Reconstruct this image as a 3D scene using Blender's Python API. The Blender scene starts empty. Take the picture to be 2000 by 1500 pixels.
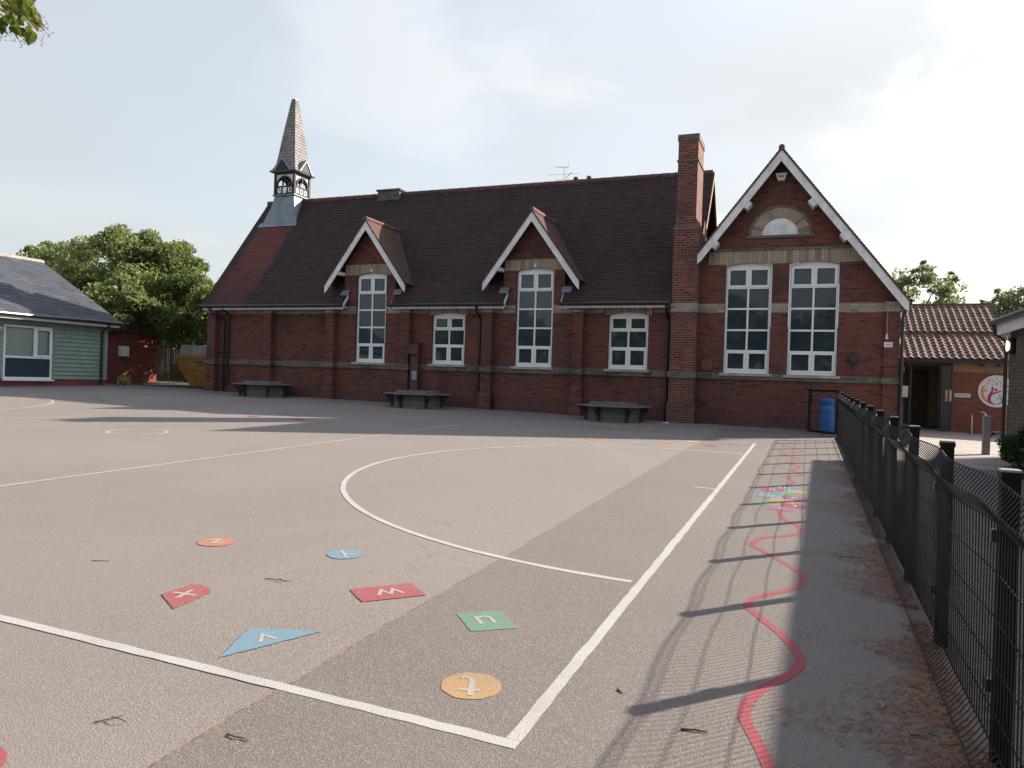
import bpy, math, random
import numpy as np
from mathutils import Vector, Matrix
random.seed(7); np.random.seed(7)
SC = bpy.context.scene
COL = SC.collection
R = math.radians

# ------------------------------------------------------------------ camera
CAMZ = 1.528
cam = bpy.data.cameras.new("camera"); cam_o = bpy.data.objects.new("camera", cam); COL.objects.link(cam_o)
yaw, pitch, roll = -0.37975, -0.00585, 0.033
f = Vector((math.sin(yaw), math.cos(yaw), 0)); r = Vector((math.cos(yaw), -math.sin(yaw), 0)); u = Vector((0, 0, 1))
f2 = f*math.cos(pitch)+u*math.sin(pitch); u2 = u*math.cos(pitch)-f*math.sin(pitch)
r3 = r*math.cos(roll)+u2*math.sin(roll); u3 = u2*math.cos(roll)-r*math.sin(roll)
M = Matrix.Identity(4)
for i in range(3):
    M[i][0] = r3[i]; M[i][1] = u3[i]; M[i][2] = -f2[i]
M[2][3] = CAMZ
cam_o.matrix_world = M
cam.sensor_width = 36; cam.lens = 26.114; cam.clip_start = 0.05; cam.clip_end = 5000
SC.camera = cam_o
# ------------------------------------------------------------------ light
SUN_EL, SUN_AZ = R(28.6), R(49.0)           # azimuth measured from +X towards +Y
SDIR = Vector((math.cos(SUN_EL)*math.cos(SUN_AZ), math.cos(SUN_EL)*math.sin(SUN_AZ), math.sin(SUN_EL)))
sun = bpy.data.lights.new("sun", 'SUN'); sun.energy = 4.3; sun.angle = R(0.6); sun.color = (1.0, 0.885, 0.765)
sun_o = bpy.data.objects.new("sun", sun); COL.objects.link(sun_o)
sun_o.rotation_euler = (-SDIR).to_track_quat('-Z', 'Y').to_euler()
SKY_STRENGTH = 0.15
W = bpy.data.worlds.new("World"); SC.world = W; W.use_nodes = True
def build_world():
    nt = W.node_tree; nt.nodes.clear(); N = nt.nodes.new; L = nt.links.new
    out = N('ShaderNodeOutputWorld'); bg = N('ShaderNodeBackground'); bg.inputs['Strength'].default_value = SKY_STRENGTH
    sky = N('ShaderNodeTexSky'); sky.sky_type = 'NISHITA'; sky.sun_disc = False
    sky.sun_elevation = SUN_EL; sky.sun_rotation = R(90)-SUN_AZ
    sky.air_density = 1.0; sky.dust_density = 2.2; sky.ozone_density = 1.0
    tc = N('ShaderNodeTexCoord')
    sep = N('ShaderNodeSeparateXYZ'); L(tc.outputs['Generated'], sep.inputs[0])
    zc = N('ShaderNodeMath'); zc.operation = 'MAXIMUM'; zc.inputs[1].default_value = 0.0; L(sep.outputs[2], zc.inputs[0])
    za = N('ShaderNodeMath'); za.inputs[1].default_value = 0.22; L(zc.outputs[0], za.inputs[0])
    dx = N('ShaderNodeMath'); dx.operation = 'DIVIDE'; L(sep.outputs[0], dx.inputs[0]); L(za.outputs[0], dx.inputs[1])
    dy = N('ShaderNodeMath'); dy.operation = 'DIVIDE'; L(sep.outputs[1], dy.inputs[0]); L(za.outputs[0], dy.inputs[1])
    cmb = N('ShaderNodeCombineXYZ'); L(dx.outputs[0], cmb.inputs[0]); L(dy.outputs[0], cmb.inputs[1])
    def noise(scale, det, dist, off):
        mp = N('ShaderNodeMapping'); mp.inputs['Location'].default_value = off
        L(cmb.outputs[0], mp.inputs[0])
        n = N('ShaderNodeTexNoise'); n.inputs['Scale'].default_value = scale; n.inputs['Detail'].default_value = det
        n.inputs['Distortion'].default_value = dist; n.inputs['Roughness'].default_value = 0.55
        L(mp.outputs[0], n.inputs['Vector']); return n.outputs[0]
    def ramp(src, a, b):
        m = N('ShaderNodeMapRange'); m.interpolation_type = 'SMOOTHSTEP'; m.inputs[1].default_value = a; m.inputs[2].default_value = b
        L(src, m.inputs[0]); return m.outputs[0]
    veil = ramp(noise(0.55, 4, 0.4, (3.1, 1.2, 0)), 0.3, 0.72)
    puff = ramp(noise(1.25, 8, 0.25, (0.6, 4.7, 2)), 0.5, 0.66)
    # brightness of cloud grows towards the sun
    nrm = N('ShaderNodeVectorMath'); nrm.operation = 'DOT_PRODUCT'; nrm.inputs[1].default_value = tuple(SDIR); L(tc.outputs['Generated'], nrm.inputs[0])
    glow = N('ShaderNodeMapRange'); glow.inputs[1].default_value = -0.3; glow.inputs[2].default_value = 1.0
    glow.inputs[3].default_value = 0.0; glow.inputs[4].default_value = 1.0; L(nrm.outputs['Value'], glow.inputs[0])
    gp = N('ShaderNodeMath'); gp.operation = 'POWER'; gp.inputs[1].default_value = 2.2; L(glow.outputs[0], gp.inputs[0])
    def vmul(col, fac_socket, a, b):
        m = N('ShaderNodeMath'); m.operation = 'MULTIPLY_ADD'; m.inputs[1].default_value = b; m.inputs[2].default_value = a; L(fac_socket, m.inputs[0])
        v = N('ShaderNodeVectorMath'); v.operation = 'SCALE'; v.inputs[0].default_value = col; L(m.outputs[0], v.inputs['Scale']); return v.outputs[0]
    haze = vmul((0.975, 1.0, 1.0), gp.outputs[0], 1.7, 0.5)
    bright = vmul((1.0, 1.0, 1.0), gp.outputs[0], 2.2, 1.6)
    def mix(fac, a, b, k=1.0):
        m = N('ShaderNodeMix'); m.data_type = 'RGBA'
        if k != 1.0:
            q = N('ShaderNodeMath'); q.operation = 'MULTIPLY'; q.inputs[1].default_value = k; L(fac, q.inputs[0]); fac = q.outputs[0]
        L(fac, m.inputs[0]); L(a, m.inputs[6]); L(b, m.inputs[7]); return m.outputs[2]
    addv = N('ShaderNodeMath'); addv.operation = 'MULTIPLY_ADD'; addv.inputs[1].default_value = 0.2; addv.inputs[2].default_value = 0.8; L(veil, addv.inputs[0])
    low = N('ShaderNodeMapRange'); low.interpolation_type = 'SMOOTHSTEP'; low.inputs[1].default_value = 0.35; low.inputs[2].default_value = 0.95
    low.inputs[3].default_value = 1.0; low.inputs[4].default_value = 0.4; L(sep.outputs[2], low.inputs[0])
    am = N('ShaderNodeMath'); am.operation = 'MULTIPLY'; L(addv.outputs[0], am.inputs[0]); L(low.outputs[0], am.inputs[1])
    c1 = mix(am.outputs[0], sky.outputs[0], haze)
    pf = N('ShaderNodeMath'); pf.operation = 'MULTIPLY_ADD'; pf.inputs[1].default_value = 0.5; pf.inputs[2].default_value = 0.25; L(gp.outputs[0], pf.inputs[0])
    pm = N('ShaderNodeMath'); pm.operation = 'MULTIPLY'; L(puff, pm.inputs[0]); L(pf.outputs[0], pm.inputs[1])
    c2 = mix(pm.outputs[0], c1, bright)
    L(c2, bg.inputs[0]); L(bg.outputs[0], out.inputs[0])
build_world()
SC.view_settings.view_transform = 'Standard'; SC.view_settings.look = 'None'
SC.view_settings.exposure = 1.4; SC.view_settings.gamma = 1.0
SC.cycles.max_bounces = 6; SC.cycles.transparent_max_bounces = 8

# ------------------------------------------------------------------ helpers
BASE = {}                                            # world position of every parent
def tag(o, label=None, cat=None, group=None, kind=None):
    if label: o['label'] = label
    if cat: o['category'] = cat
    if group: o['group'] = group
    if kind: o['kind'] = kind
    return o
def thing(name, loc, label, cat, group=None):
    o = bpy.data.objects.new(name, None); COL.objects.link(o); o.location = loc; o.empty_display_size = 0.2
    BASE[o.name] = Vector(loc); return tag(o, label, cat, group)
class MB:
    def __init__(s): s.v = []; s.f = []; s.uv = []
    def poly(s, pts, uv=None):
        pts = [Vector(p) for p in pts]
        if uv is None:
            n = Vector((0, 0, 0))
            for i in range(len(pts)): n += pts[i].cross(pts[(i+1) % len(pts)])
            if n.length < 1e-12: n = Vector((0, 0, 1))
            n.normalize()
            t = Vector((0, 0, 1)).cross(n)
            t = Vector((1, 0, 0)) if t.length < 0.02 else t.normalized()
            b = n.cross(t)
            uv = [(p.dot(t), p.dot(b)) for p in pts]
        k = len(s.v); s.v += [tuple(p) for p in pts]; s.f.append(list(range(k, k+len(pts)))); s.uv += list(uv)
    def box(s, x0, x1, y0, y1, z0, z1):
        a = [(x0, y0, z0), (x1, y0, z0), (x1, y1, z0), (x0, y1, z0), (x0, y0, z1), (x1, y0, z1), (x1, y1, z1), (x0, y1, z1)]
        for q in ((0, 3, 2, 1), (4, 5, 6, 7), (0, 1, 5, 4), (1, 2, 6, 5), (2, 3, 7, 6), (3, 0, 4, 7)): s.poly([a[i] for i in q])
    def obox(s, c, ax, ay, az, hx, hy, hz):
        c = Vector(c); ax = Vector(ax)*hx; ay = Vector(ay)*hy; az = Vector(az)*hz
        a = [c+sx*ax+sy*ay+sz*az for sz in (-1, 1) for sx, sy in ((-1, -1), (1, -1), (1, 1), (-1, 1))]
        for q in ((0, 3, 2, 1), (4, 5, 6, 7), (0, 1, 5, 4), (1, 2, 6, 5), (2, 3, 7, 6), (3, 0, 4, 7)): s.poly([a[i] for i in q])
    def prism(s, pts, d):
        pts = [Vector(p) for p in pts]; d = Vector(d); q = [p+d for p in pts]
        n = Vector((0, 0, 0))
        for i in range(len(pts)): n += pts[i].cross(pts[(i+1) % len(pts)])
        if n.dot(d) > 0: pts = pts[::-1]; q = q[::-1]
        s.poly(pts); s.poly(q[::-1]); k = len(pts)
        for i in range(k): s.poly([pts[(i+1) % k], pts[i], q[i], q[(i+1) % k]])
    def tube(s, pts, rad, n=6, cap=True):
        pts = [Vector(p) for p in pts]; rings = []
        rads = rad if isinstance(rad, (list, tuple)) else [rad]*len(pts)
        for i, p in enumerate(pts):
            d = (pts[min(i+1, len(pts)-1)]-pts[max(i-1, 0)]).normalized()
            a = d.cross(Vector((0, 0, 1)))
            a = d.cross(Vector((0, 1, 0))) if a.length < 0.15 else a
            a.normalize(); b = d.cross(a)
            rings.append([p+(a*math.cos(2*math.pi*k/n)+b*math.sin(2*math.pi*k/n))*rads[i] for k in range(n)])
        for i in range(len(rings)-1):
            for k in range(n):
                s.poly([rings[i][k], rings[i+1][k], rings[i+1][(k+1) % n], rings[i][(k+1) % n]])
        if cap: s.poly(rings[0]); s.poly(rings[-1][::-1])
    def lathe(s, c, prof, n=16, sq=1.0):
        c = Vector(c)
        rr = [[c+Vector((math.cos(2*math.pi*k/n)*rad, math.sin(2*math.pi*k/n)*rad*sq, z)) for k in range(n)] for rad, z in prof]
        for i in range(len(rr)-1):
            for k in range(n): s.poly([rr[i][k], rr[i][(k+1) % n], rr[i+1][(k+1) % n], rr[i+1][k]])
        s.poly(rr[0][::-1]); s.poly(rr[-1])
    def build(s, name, mat, parent=None, base=None, smooth=False):
        off = Vector((0, 0, 0))
        if parent is not None: off = BASE[parent.name]
        elif base is not None: off = Vector(base)
        me = bpy.data.meshes.new(name)
        me.from_pydata([(a-off[0], b-off[1], c-off[2]) for a, b, c in s.v], [], s.f)
        uvl = me.uv_layers.new(name='UVMap'); uvl.data.foreach_set('uv', [x for p in s.uv for x in p])
        if smooth: me.shade_smooth()
        me.materials.append(mat); me.update()
        o = bpy.data.objects.new(name, me); COL.objects.link(o)
        if parent is not None: o.parent = parent; BASE[o.name] = BASE[parent.name]
        else: o.location = off; BASE[o.name] = off
        return o
def grid_wall(mb, x0, x1, z0, z1, holes, y0, y1, axis='x', flip=1):
    """wall slab with rectangular holes; axis x: runs along X with its front at y0; axis y: runs along Y, front at x=y0"""
    P = (lambda a, d, z: (a, d, z)) if axis == 'x' else (lambda a, d, z: (d, a, z))
    def q(pts, rev):
        pts = [P(*p) for p in pts]; mb.poly(pts[::-1] if rev else pts)
    base_rev = (axis == 'y') != (y1 < y0)
    xs = sorted(set([x0, x1]+[v for h in holes for v in h[:2] if x0 < v < x1])); zs = sorted(set([z0, z1]+[v for h in holes for v in h[2:] if z0 < v < z1]))
    solid = lambda xa, xb, za, zb: not any(h[0] < (xa+xb)/2 < h[1] and h[2] < (za+zb)/2 < h[3] for h in holes)
    for i in range(len(xs)-1):
        for j in range(len(zs)-1):
            a, b, c, d = xs[i], xs[i+1], zs[j], zs[j+1]
            if solid(a, b, c, d):
                q([(a, y0, c), (b, y0, c), (b, y0, d), (a, y0, d)], base_rev); q([(a, y1, c), (b, y1, c), (b, y1, d), (a, y1, d)], not base_rev)
    for h in holes:
        a, b, c, d = max(h[0], x0), min(h[1], x1), max(h[2], z0), min(h[3], z1)
        if h[0] > x0: q([(a, y0, c), (a, y1, c), (a, y1, d), (a, y0, d)], not base_rev)
        if h[1] < x1: q([(b, y0, c), (b, y1, c), (b, y1, d), (b, y0, d)], base_rev)
        if h[2] > z0: q([(a, y0, c), (b, y0, c), (b, y1, c), (a, y1, c)], base_rev)
        if h[3] < z1: q([(a, y0, d), (b, y0, d), (b, y1, d), (a, y1, d)], not base_rev)
    q([(x0, y0, z0), (x0, y1, z0), (x0, y1, z1), (x0, y0, z1)], base_rev); q([(x1, y0, z0), (x1, y1, z0), (x1, y1, z1), (x1, y0, z1)], not base_rev)
    for i in range(len(xs)-1):
        a, b = xs[i], xs[i+1]
        if solid(a, b, zs[-2], zs[-1]): q([(a, y0, z1), (b, y0, z1), (b, y1, z1), (a, y1, z1)], base_rev)
        if solid(a, b, zs[0], zs[1]): q([(a, y0, z0), (b, y0, z0), (b, y1, z0), (a, y1, z0)], not base_rev)
def slope(mb, P0, U, S, ln, spans, gauge=0.1, th=0.014, jit=0.0):
    """tiled roof plane made of overlapping courses; spans(v) -> [(u0,u1,u0top,u1top)]"""
    P0 = Vector(P0); U = Vector(U).normalized(); S = Vector(S).normalized(); n = U.cross(S)
    k = int(math.ceil(ln/gauge))
    for i in range(k):
        v0 = i*gauge; v1 = min((i+1)*gauge, ln)
        for (a0, b0), (a1, b1) in zip(spans(v0+1e-4), spans(v1-1e-4)):
            if b0-a0 < 1e-3 and b1-a1 < 1e-3: continue
            m = max(1, int((b0-a0)/0.9)) if jit else 1
            for c in range(m):
                ja, jb = a0+(b0-a0)*c/m, a0+(b0-a0)*(c+1)/m
                ka, kb = a1+(b1-a1)*c/m, a1+(b1-a1)*(c+1)/m
                h = th+(random.uniform(-jit, jit) if jit else 0)
                A = P0+U*ja+S*v0+n*h; B = P0+U*jb+S*v0+n*h
                Cc = P0+U*kb+S*v1; D = P0+U*ka+S*v1
                mb.poly([A, B, Cc, D], [(ja, v0), (jb, v0), (kb, v1), (ka, v1)])
                mb.poly([P0+U*ja+S*v0-n*0.002, P0+U*jb+S*v0-n*0.002, B, A], [(ja, v0), (jb, v0), (jb, v0+.004), (ja, v0+.004)])

# ------------------------------------------------------------------ materials
def newmat(name):
    m = bpy.data.materials.new(name); m.use_nodes = True; nt = m.node_tree
    return m, nt, nt.nodes['Principled BSDF']
class NT:
    def __init__(s, nt): s.nt = nt
    def n(s, t, **kw):
        o = s.nt.nodes.new(t)
        for k, v in kw.items(): setattr(o, k, v)
        return o
    def l(s, a, b): s.nt.links.new(a, b)
    def noise(s, vec, scale, det=4, rough=0.6):
        o = s.n('ShaderNodeTexNoise'); o.inputs['Scale'].default_value = scale; o.inputs['Detail'].default_value = det; o.inputs['Roughness'].default_value = rough
        if vec is not None: s.l(vec, o.inputs['Vector'])
        return o.outputs[0]
    def rng(s, src, a, b, c=0.0, d=1.0):
        o = s.n('ShaderNodeMapRange'); o.interpolation_type = 'SMOOTHSTEP'
        for i, v in enumerate((a, b, c, d)): o.inputs[i+1].default_value = v
        s.l(src, o.inputs[0]); return o.outputs[0]
    def mix(s, fac, a, b, mode='MIX'):
        o = s.n('ShaderNodeMix'); o.data_type = 'RGBA'; o.blend_type = mode
        for sock, v in ((o.inputs[0], fac), (o.inputs[6], a), (o.inputs[7], b)):
            if hasattr(v, 'links') or hasattr(v, 'is_linked'): s.l(v, sock)
            elif isinstance(v, tuple): sock.default_value = (*v, 1)
            else: sock.default_value = v
        return o.outputs[2]
    def math(s, op, a, b=0.0):
        o = s.n('ShaderNodeMath', operation=op)
        for i, v in enumerate((a, b)):
            if hasattr(v, 'is_linked'): s.l(v, o.inputs[i])
            else: o.inputs[i].default_value = v
        return o.outputs[0]
    def bump(s, h, strength, dist, bsdf):
        o = s.n('ShaderNodeBump'); o.inputs['Strength'].default_value = strength; o.inputs['Distance'].default_value = dist
        s.l(h, o.inputs['Height']); s.l(o.outputs[0], bsdf.inputs['Normal'])
    def pos(s): return s.n('ShaderNodeNewGeometry').outputs['Position']
    def uv(s): return s.n('ShaderNodeTexCoord').outputs['UV']
def mat_plain(name, col, rough=0.6, metal=0.0, var=0.18, scale=6.0, bump=0.0, spec=0.5, fine=0.0):
    m, nt, b = newmat(name); t = NT(nt); p = t.pos()
    n1 = t.noise(p, scale, 6)
    lo = tuple(c*(1-var) for c in col); hi = tuple(min(1, c*(1+var)) for c in col)
    c = t.mix(t.rng(n1, 0.3, 0.7), lo, hi)
    if fine: c = t.mix(t.rng(t.noise(p, scale*9, 3), 0.35, 0.75, 0, fine), c, tuple(x*0.45 for x in col))
    t.l(c, b.inputs['Base Color']); b.inputs['Roughness'].default_value = rough; b.inputs['Metallic'].default_value = metal
    b.inputs['Specular IOR Level'].default_value = spec
    if bump: t.bump(t.noise(p, scale*5, 4), bump, 0.01, b)
    return m
def mat_brick(name, c1, c2, mortar, dark, bw=0.225, bh=0.075, ms=0.006, stain=0.5, hot=None):
    m, nt, b = newmat(name); t = NT(nt); uv = t.uv(); p = t.pos()
    br = t.n('ShaderNodeTexBrick', offset=0.5); t.l(uv, br.inputs['Vector'])
    br.inputs['Scale'].default_value = 1; br.inputs['Brick Width'].default_value = bw; br.inputs['Row Height'].default_value = bh
    br.inputs['Mortar Size'].default_value = ms; br.inputs['Mortar Smooth'].default_value = 0.2; br.inputs['Bias'].default_value = 0.0
    br.inputs['Color1'].default_value = (*c1, 1); br.inputs['Color2'].default_value = (*c2, 1); br.inputs['Mortar'].default_value = (*mortar, 1)
    # per brick third tone through a second brick pattern with other bias
    b2 = t.n('ShaderNodeTexBrick', offset=0.5); t.l(uv, b2.inputs['Vector'])
    b2.inputs['Scale'].default_value = 1; b2.inputs['Brick Width'].default_value = bw; b2.inputs['Row Height'].default_value = bh
    b2.inputs['Mortar Size'].default_value = ms; b2.inputs['Color1'].default_value = (0, 0, 0, 1); b2.inputs['Color2'].default_value = (1, 1, 1, 1); b2.inputs['Mortar'].default_value = (.3, .3, .3, 1)
    c = br.outputs[0]
    if hot: c = t.mix(t.math('MULTIPLY', t.rng(b2.outputs[0], 0.86, 0.92), t.math('SUBTRACT', 1.0, br.outputs['Fac'])), c, hot)
    c = t.mix(t.math('MULTIPLY', t.rng(b2.outputs[0], 0.16, 0.1), 0.75), c, dark)
    c = t.mix(t.rng(t.noise(p, 0.8, 7, .65), 0.46, 0.7, 0, stain), c, dark)
    pale = t.rng(t.noise(p, 2.7, 6, .7), 0.62, 0.74, 0, 0.35)
    c = t.mix(pale, c, tuple(min(1, x*1.2) for x in mortar))
    c = t.mix(t.rng(t.noise(p, 60, 2), 0.3, 0.8, 0, 0.25), c, dark)
    t.l(c, b.inputs['Base Color']); b.inputs['Roughness'].default_value = 0.88; b.inputs['Specular IOR Level'].default_value = 0.25
    t.bump(t.math('SUBTRACT', 1.0, br.outputs['Fac']), 0.5, 0.008, b)
    return m
def mat_tile(name, c1, c2, dark, tw=0.165, th=0.1, moss=None, run=False, rough=0.8):
    m, nt, b = newmat(name); t = NT(nt); uv = t.uv(); p = t.pos()
    br = t.n('ShaderNodeTexBrick', offset=0.5); t.l(uv, br.inputs['Vector'])
    br.inputs['Scale'].default_value = 1; br.inputs['Brick Width'].default_value = tw; br.inputs['Row Height'].default_value = th
    br.inputs['Mortar Size'].default_value = 0.004; br.inputs['Mortar Smooth'].default_value = 0.1
    br.inputs['Color1'].default_value = (*c1, 1); br.inputs['Color2'].default_value = (*c2, 1); br.inputs['Mortar'].default_value = (*dark, 1)
    c = t.mix(t.rng(t.noise(p, 0.9, 7, .65), 0.42, 0.7, 0, 0.6), br.outputs[0], dark)
    b2 = t.n('ShaderNodeTexBrick', offset=0.5); t.l(uv, b2.inputs['Vector']); b2.inputs['Scale'].default_value = 1; b2.inputs['Brick Width'].default_value = tw; b2.inputs['Row Height'].default_value = th
    b2.inputs['Mortar Size'].default_value = 0.0; b2.inputs['Color1'].default_value = (0, 0, 0, 1); b2.inputs['Color2'].default_value = (1, 1, 1, 1)
    c = t.mix(t.rng(b2.outputs[0], 0.93, 0.99, 0, 0.35), c, tuple(x*1.7 for x in c1)); c = t.mix(t.rng(b2.outputs[0], 0.12, 0.04, 0, 0.5), c, tuple(x*0.8 for x in dark))
    if moss: c = t.mix(t.rng(t.noise(p, 3.5, 8, .7), 0.56, 0.72, 0, 0.5), c, moss)
    if run:   # rain run-off from the lead keeps the tiles below the turret clean and red
        s = t.n('ShaderNodeSeparateXYZ'); t.l(p, s.inputs[0])
        wob = t.math('MULTIPLY', t.math('SUBTRACT', t.noise(p, 1.3, 3), 0.5), 0.5)
        dxx = t.math('ABSOLUTE', t.math('ADD', t.math('ADD', s.outputs[0], 20.95), wob))
        k = t.math('MULTIPLY', t.rng(dxx, 1.05, 0.7), t.math('MULTIPLY', t.rng(s.outputs[2], 7.8, 7.6), t.rng(s.outputs[1], 26.4, 26.0)))
        k = t.math('MULTIPLY', k, t.rng(t.noise(p, 2.0, 6), 0.3, 0.55, 0.35, 0.9))
        k = t.math('MULTIPLY', k, t.rng(s.outputs[2], 3.9, 6.6, 0.35, 1.0))
        c = t.mix(k, c, (0.17, 0.05, 0.04))
    t.l(c, b.inputs['Base Color']); b.inputs['Roughness'].default_value = rough; b.inputs['Specular IOR Level'].default_value = 0.3
    t.bump(t.math('SUBTRACT', 1.0, br.outputs['Fac']), 0.35, 0.006, b)
    return m
def asphalt_nodes(t, base, light, dark, patch):
    p = t.pos()
    v = t.n('ShaderNodeTexVoronoi'); v.inputs['Scale'].default_value = 125; t.l(p, v.inputs['Vector'])
    sep = t.n('ShaderNodeSeparateColor'); t.l(v.outputs['Color'], sep.inputs[0])
    c = t.mix(t.rng(sep.outputs[0], 0.25, 0.9), dark, base)
    c = t.mix(t.rng(sep.outputs[1], 0.74, 0.9, 0, 0.85), c, light)
    c = t.mix(t.rng(t.noise(p, 230, 2), 0.42, 0.7, 0, 0.4), c, dark)
    c = t.mix(t.rng(t.noise(p, 0.45, 6, .6), 0.35, 0.68, 0, 0.45), c, patch)
    c = t.mix(t.rng(t.noise(p, 2.6, 7, .7), 0.5, 0.75, 0, 0.25), c, tuple(x*0.72 for x in base))
    w = t.n('ShaderNodeVectorMath', operation='ADD'); nz = t.n('ShaderNodeTexNoise'); nz.inputs['Scale'].default_value = 1.1; nz.inputs['Detail'].default_value = 5
    t.l(p, nz.inputs['Vector']); sc_ = t.n('ShaderNodeVectorMath', operation='SCALE'); sc_.inputs['Scale'].default_value = 0.9; t.l(nz.outputs['Color'], sc_.inputs[0]); t.l(p, w.inputs[0]); t.l(sc_.outputs[0], w.inputs[1])
    ck = t.n('ShaderNodeTexVoronoi', feature='DISTANCE_TO_EDGE'); ck.inputs['Scale'].default_value = 0.3; t.l(w.outputs[0], ck.inputs['Vector'])
    crack = t.math('MULTIPLY', t.rng(ck.outputs['Distance'], 0.0035, 0.001), t.rng(t.noise(p, 0.5, 3), 0.52, 0.62, 0, 0.35))
    c = t.mix(crack, c, tuple(x*0.55 for x in base))
    c = t.mix(t.rng(t.noise(p, 0.14, 5, .55), 0.42, 0.64, 0, 0.3), c, tuple(x*0.8 for x in base))
    spot = t.n('ShaderNodeTexVoronoi'); spot.inputs['Scale'].default_value = 2.2; t.l(w.outputs[0], spot.inputs['Vector'])
    c = t.mix(t.math('MULTIPLY', t.rng(spot.outputs['Distance'], 0.06, 0.02), 0.3), c, tuple(x*0.6 for x in base))
    h = t.math('ADD', v.outputs['Distance'], t.noise(p, 150, 3))
    return p, c, h
def mat_asphalt(name, base, light, dark, patch):
    m, nt, b = newmat(name); t = NT(nt); p, c, h = asphalt_nodes(t, base, light, dark, patch)
    t.l(c, b.inputs['Base Color']); b.inputs['Roughness'].default_value = 0.8; b.inputs['Specular IOR Level'].default_value = 0.35
    t.bump(h, 0.4, 0.005, b); return m
TAR = ((0.207, 0.179, 0.161), (0.275, 0.244, 0.222), (0.165, 0.143, 0.129), (0.235, 0.203, 0.182))
TAR2 = ((0.162, 0.139, 0.127), (0.23, 0.203, 0.187), (0.124, 0.106, 0.098), (0.176, 0.151, 0.138))
def mat_paint(name, col, wear=0.35, under=TAR):
    m, nt, b = newmat(name); t = NT(nt); p, c, h = asphalt_nodes(t, *under)
    k = t.math('MULTIPLY', t.rng(t.noise(p, 70, 4, .7), 0.30, 0.5), 1.0)
    k2 = t.rng(t.noise(p, 3.0, 6, .7), 0.25, 0.6, 1-wear, 1.0)
    w = t.math('MAXIMUM', t.math('MULTIPLY', k2, 0.93), t.math('MULTIPLY', k, k2))
    col2 = t.mix(t.rng(t.noise(p, 140, 2), 0.35, 0.7, 0, 0.4), col, tuple(x*0.72 for x in col))
    t.l(t.mix(w, c, col2), b.inputs['Base Color']); b.inputs['Roughness'].default_value = 0.7; b.inputs['Specular IOR Level'].default_value = 0.3
    t.bump(h, 0.35, 0.005, b); return m
def mat_glass(name, tint=(0.026, 0.04, 0.054)):
    m, nt, b = newmat(name); t = NT(nt); p = t.pos()
    b.inputs['Base Color'].default_value = (*tint, 1); b.inputs['Roughness'].default_value = 0.03; b.inputs['IOR'].default_value = 1.5
    t.bump(t.noise(p, 1.7, 2), 0.05, 0.03, b); return m
def mat_clear(name):
    m, nt, b = newmat(name); t = NT(nt)
    tr = t.n('ShaderNodeBsdfTransparent'); tr.inputs[0].default_value = (0.82, 0.88, 0.88, 1); gl = t.n('ShaderNodeBsdfGlossy'); gl.inputs['Roughness'].default_value = 0.02
    fr = t.n('ShaderNodeFresnel'); fr.inputs[0].default_value = 1.6; mx = t.n('ShaderNodeMixShader')
    t.l(fr.outputs[0], mx.inputs[0]); t.l(tr.outputs[0], mx.inputs[1]); t.l(gl.outputs[0], mx.inputs[2]); t.l(mx.outputs[0], nt.nodes['Material Output'].inputs[0]); return m
def mat_leaf(name, c1, c2, c3, trans=0.35):
    m, nt, b = newmat(name); t = NT(nt); g = t.n('ShaderNodeNewGeometry')
    p = g.outputs['Position']
    c = t.mix(g.outputs['Random Per Island'], c1, c2)
    c = t.mix(t.rng(t.noise(p, 0.7, 4), 0.45, 0.72, 0, 0.75), c, c3)
    t.l(c, b.inputs['Base Color']); b.inputs['Roughness'].default_value = 0.55; b.inputs['Specular IOR Level'].default_value = 0.35
    tl = t.n('ShaderNodeBsdfTranslucent'); t.l(t.mix(0.5, c, (0.16, 0.2, 0.02)), tl.inputs[0])
    mx = t.n('ShaderNodeMixShader'); mx.inputs[0].default_value = trans
    t.l(b.outputs[0], mx.inputs[1]); t.l(tl.outputs[0], mx.inputs[2]); t.l(mx.outputs[0], nt.nodes['Material Output'].inputs[0]); return m
def mat_boards(name, c1, c2, axis=2, w=0.11):
    m, nt, b = newmat(name); t = NT(nt); p = t.pos(); uv = t.uv()
    mp = t.n('ShaderNodeMapping'); mp.inputs['Scale'].default_value = (3, 40, 1) if axis == 0 else (40, 3, 1); t.l(uv, mp.inputs[0])
    c = t.mix(t.rng(t.noise(mp.outputs[0], 1, 5), 0.3, 0.7), c1, c2)
    c = t.mix(t.rng(t.noise(p, 1.3, 5), 0.45, 0.75, 0, 0.5), c, tuple(x*0.5 for x in c1))
    t.l(c, b.inputs['Base Color']); b.inputs['Roughness'].default_value = 0.8
    t.bump(t.noise(mp.outputs[0], 1, 5), 0.3, 0.004, b); return m
def mat_emit(name, col, s):
    m, nt, b = newmat(name); b.inputs['Base Color'].default_value = (*col, 1); b.inputs['Emission Color'].default_value = (*col, 1); b.inputs['Emission Strength'].default_value = s; return m

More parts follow.
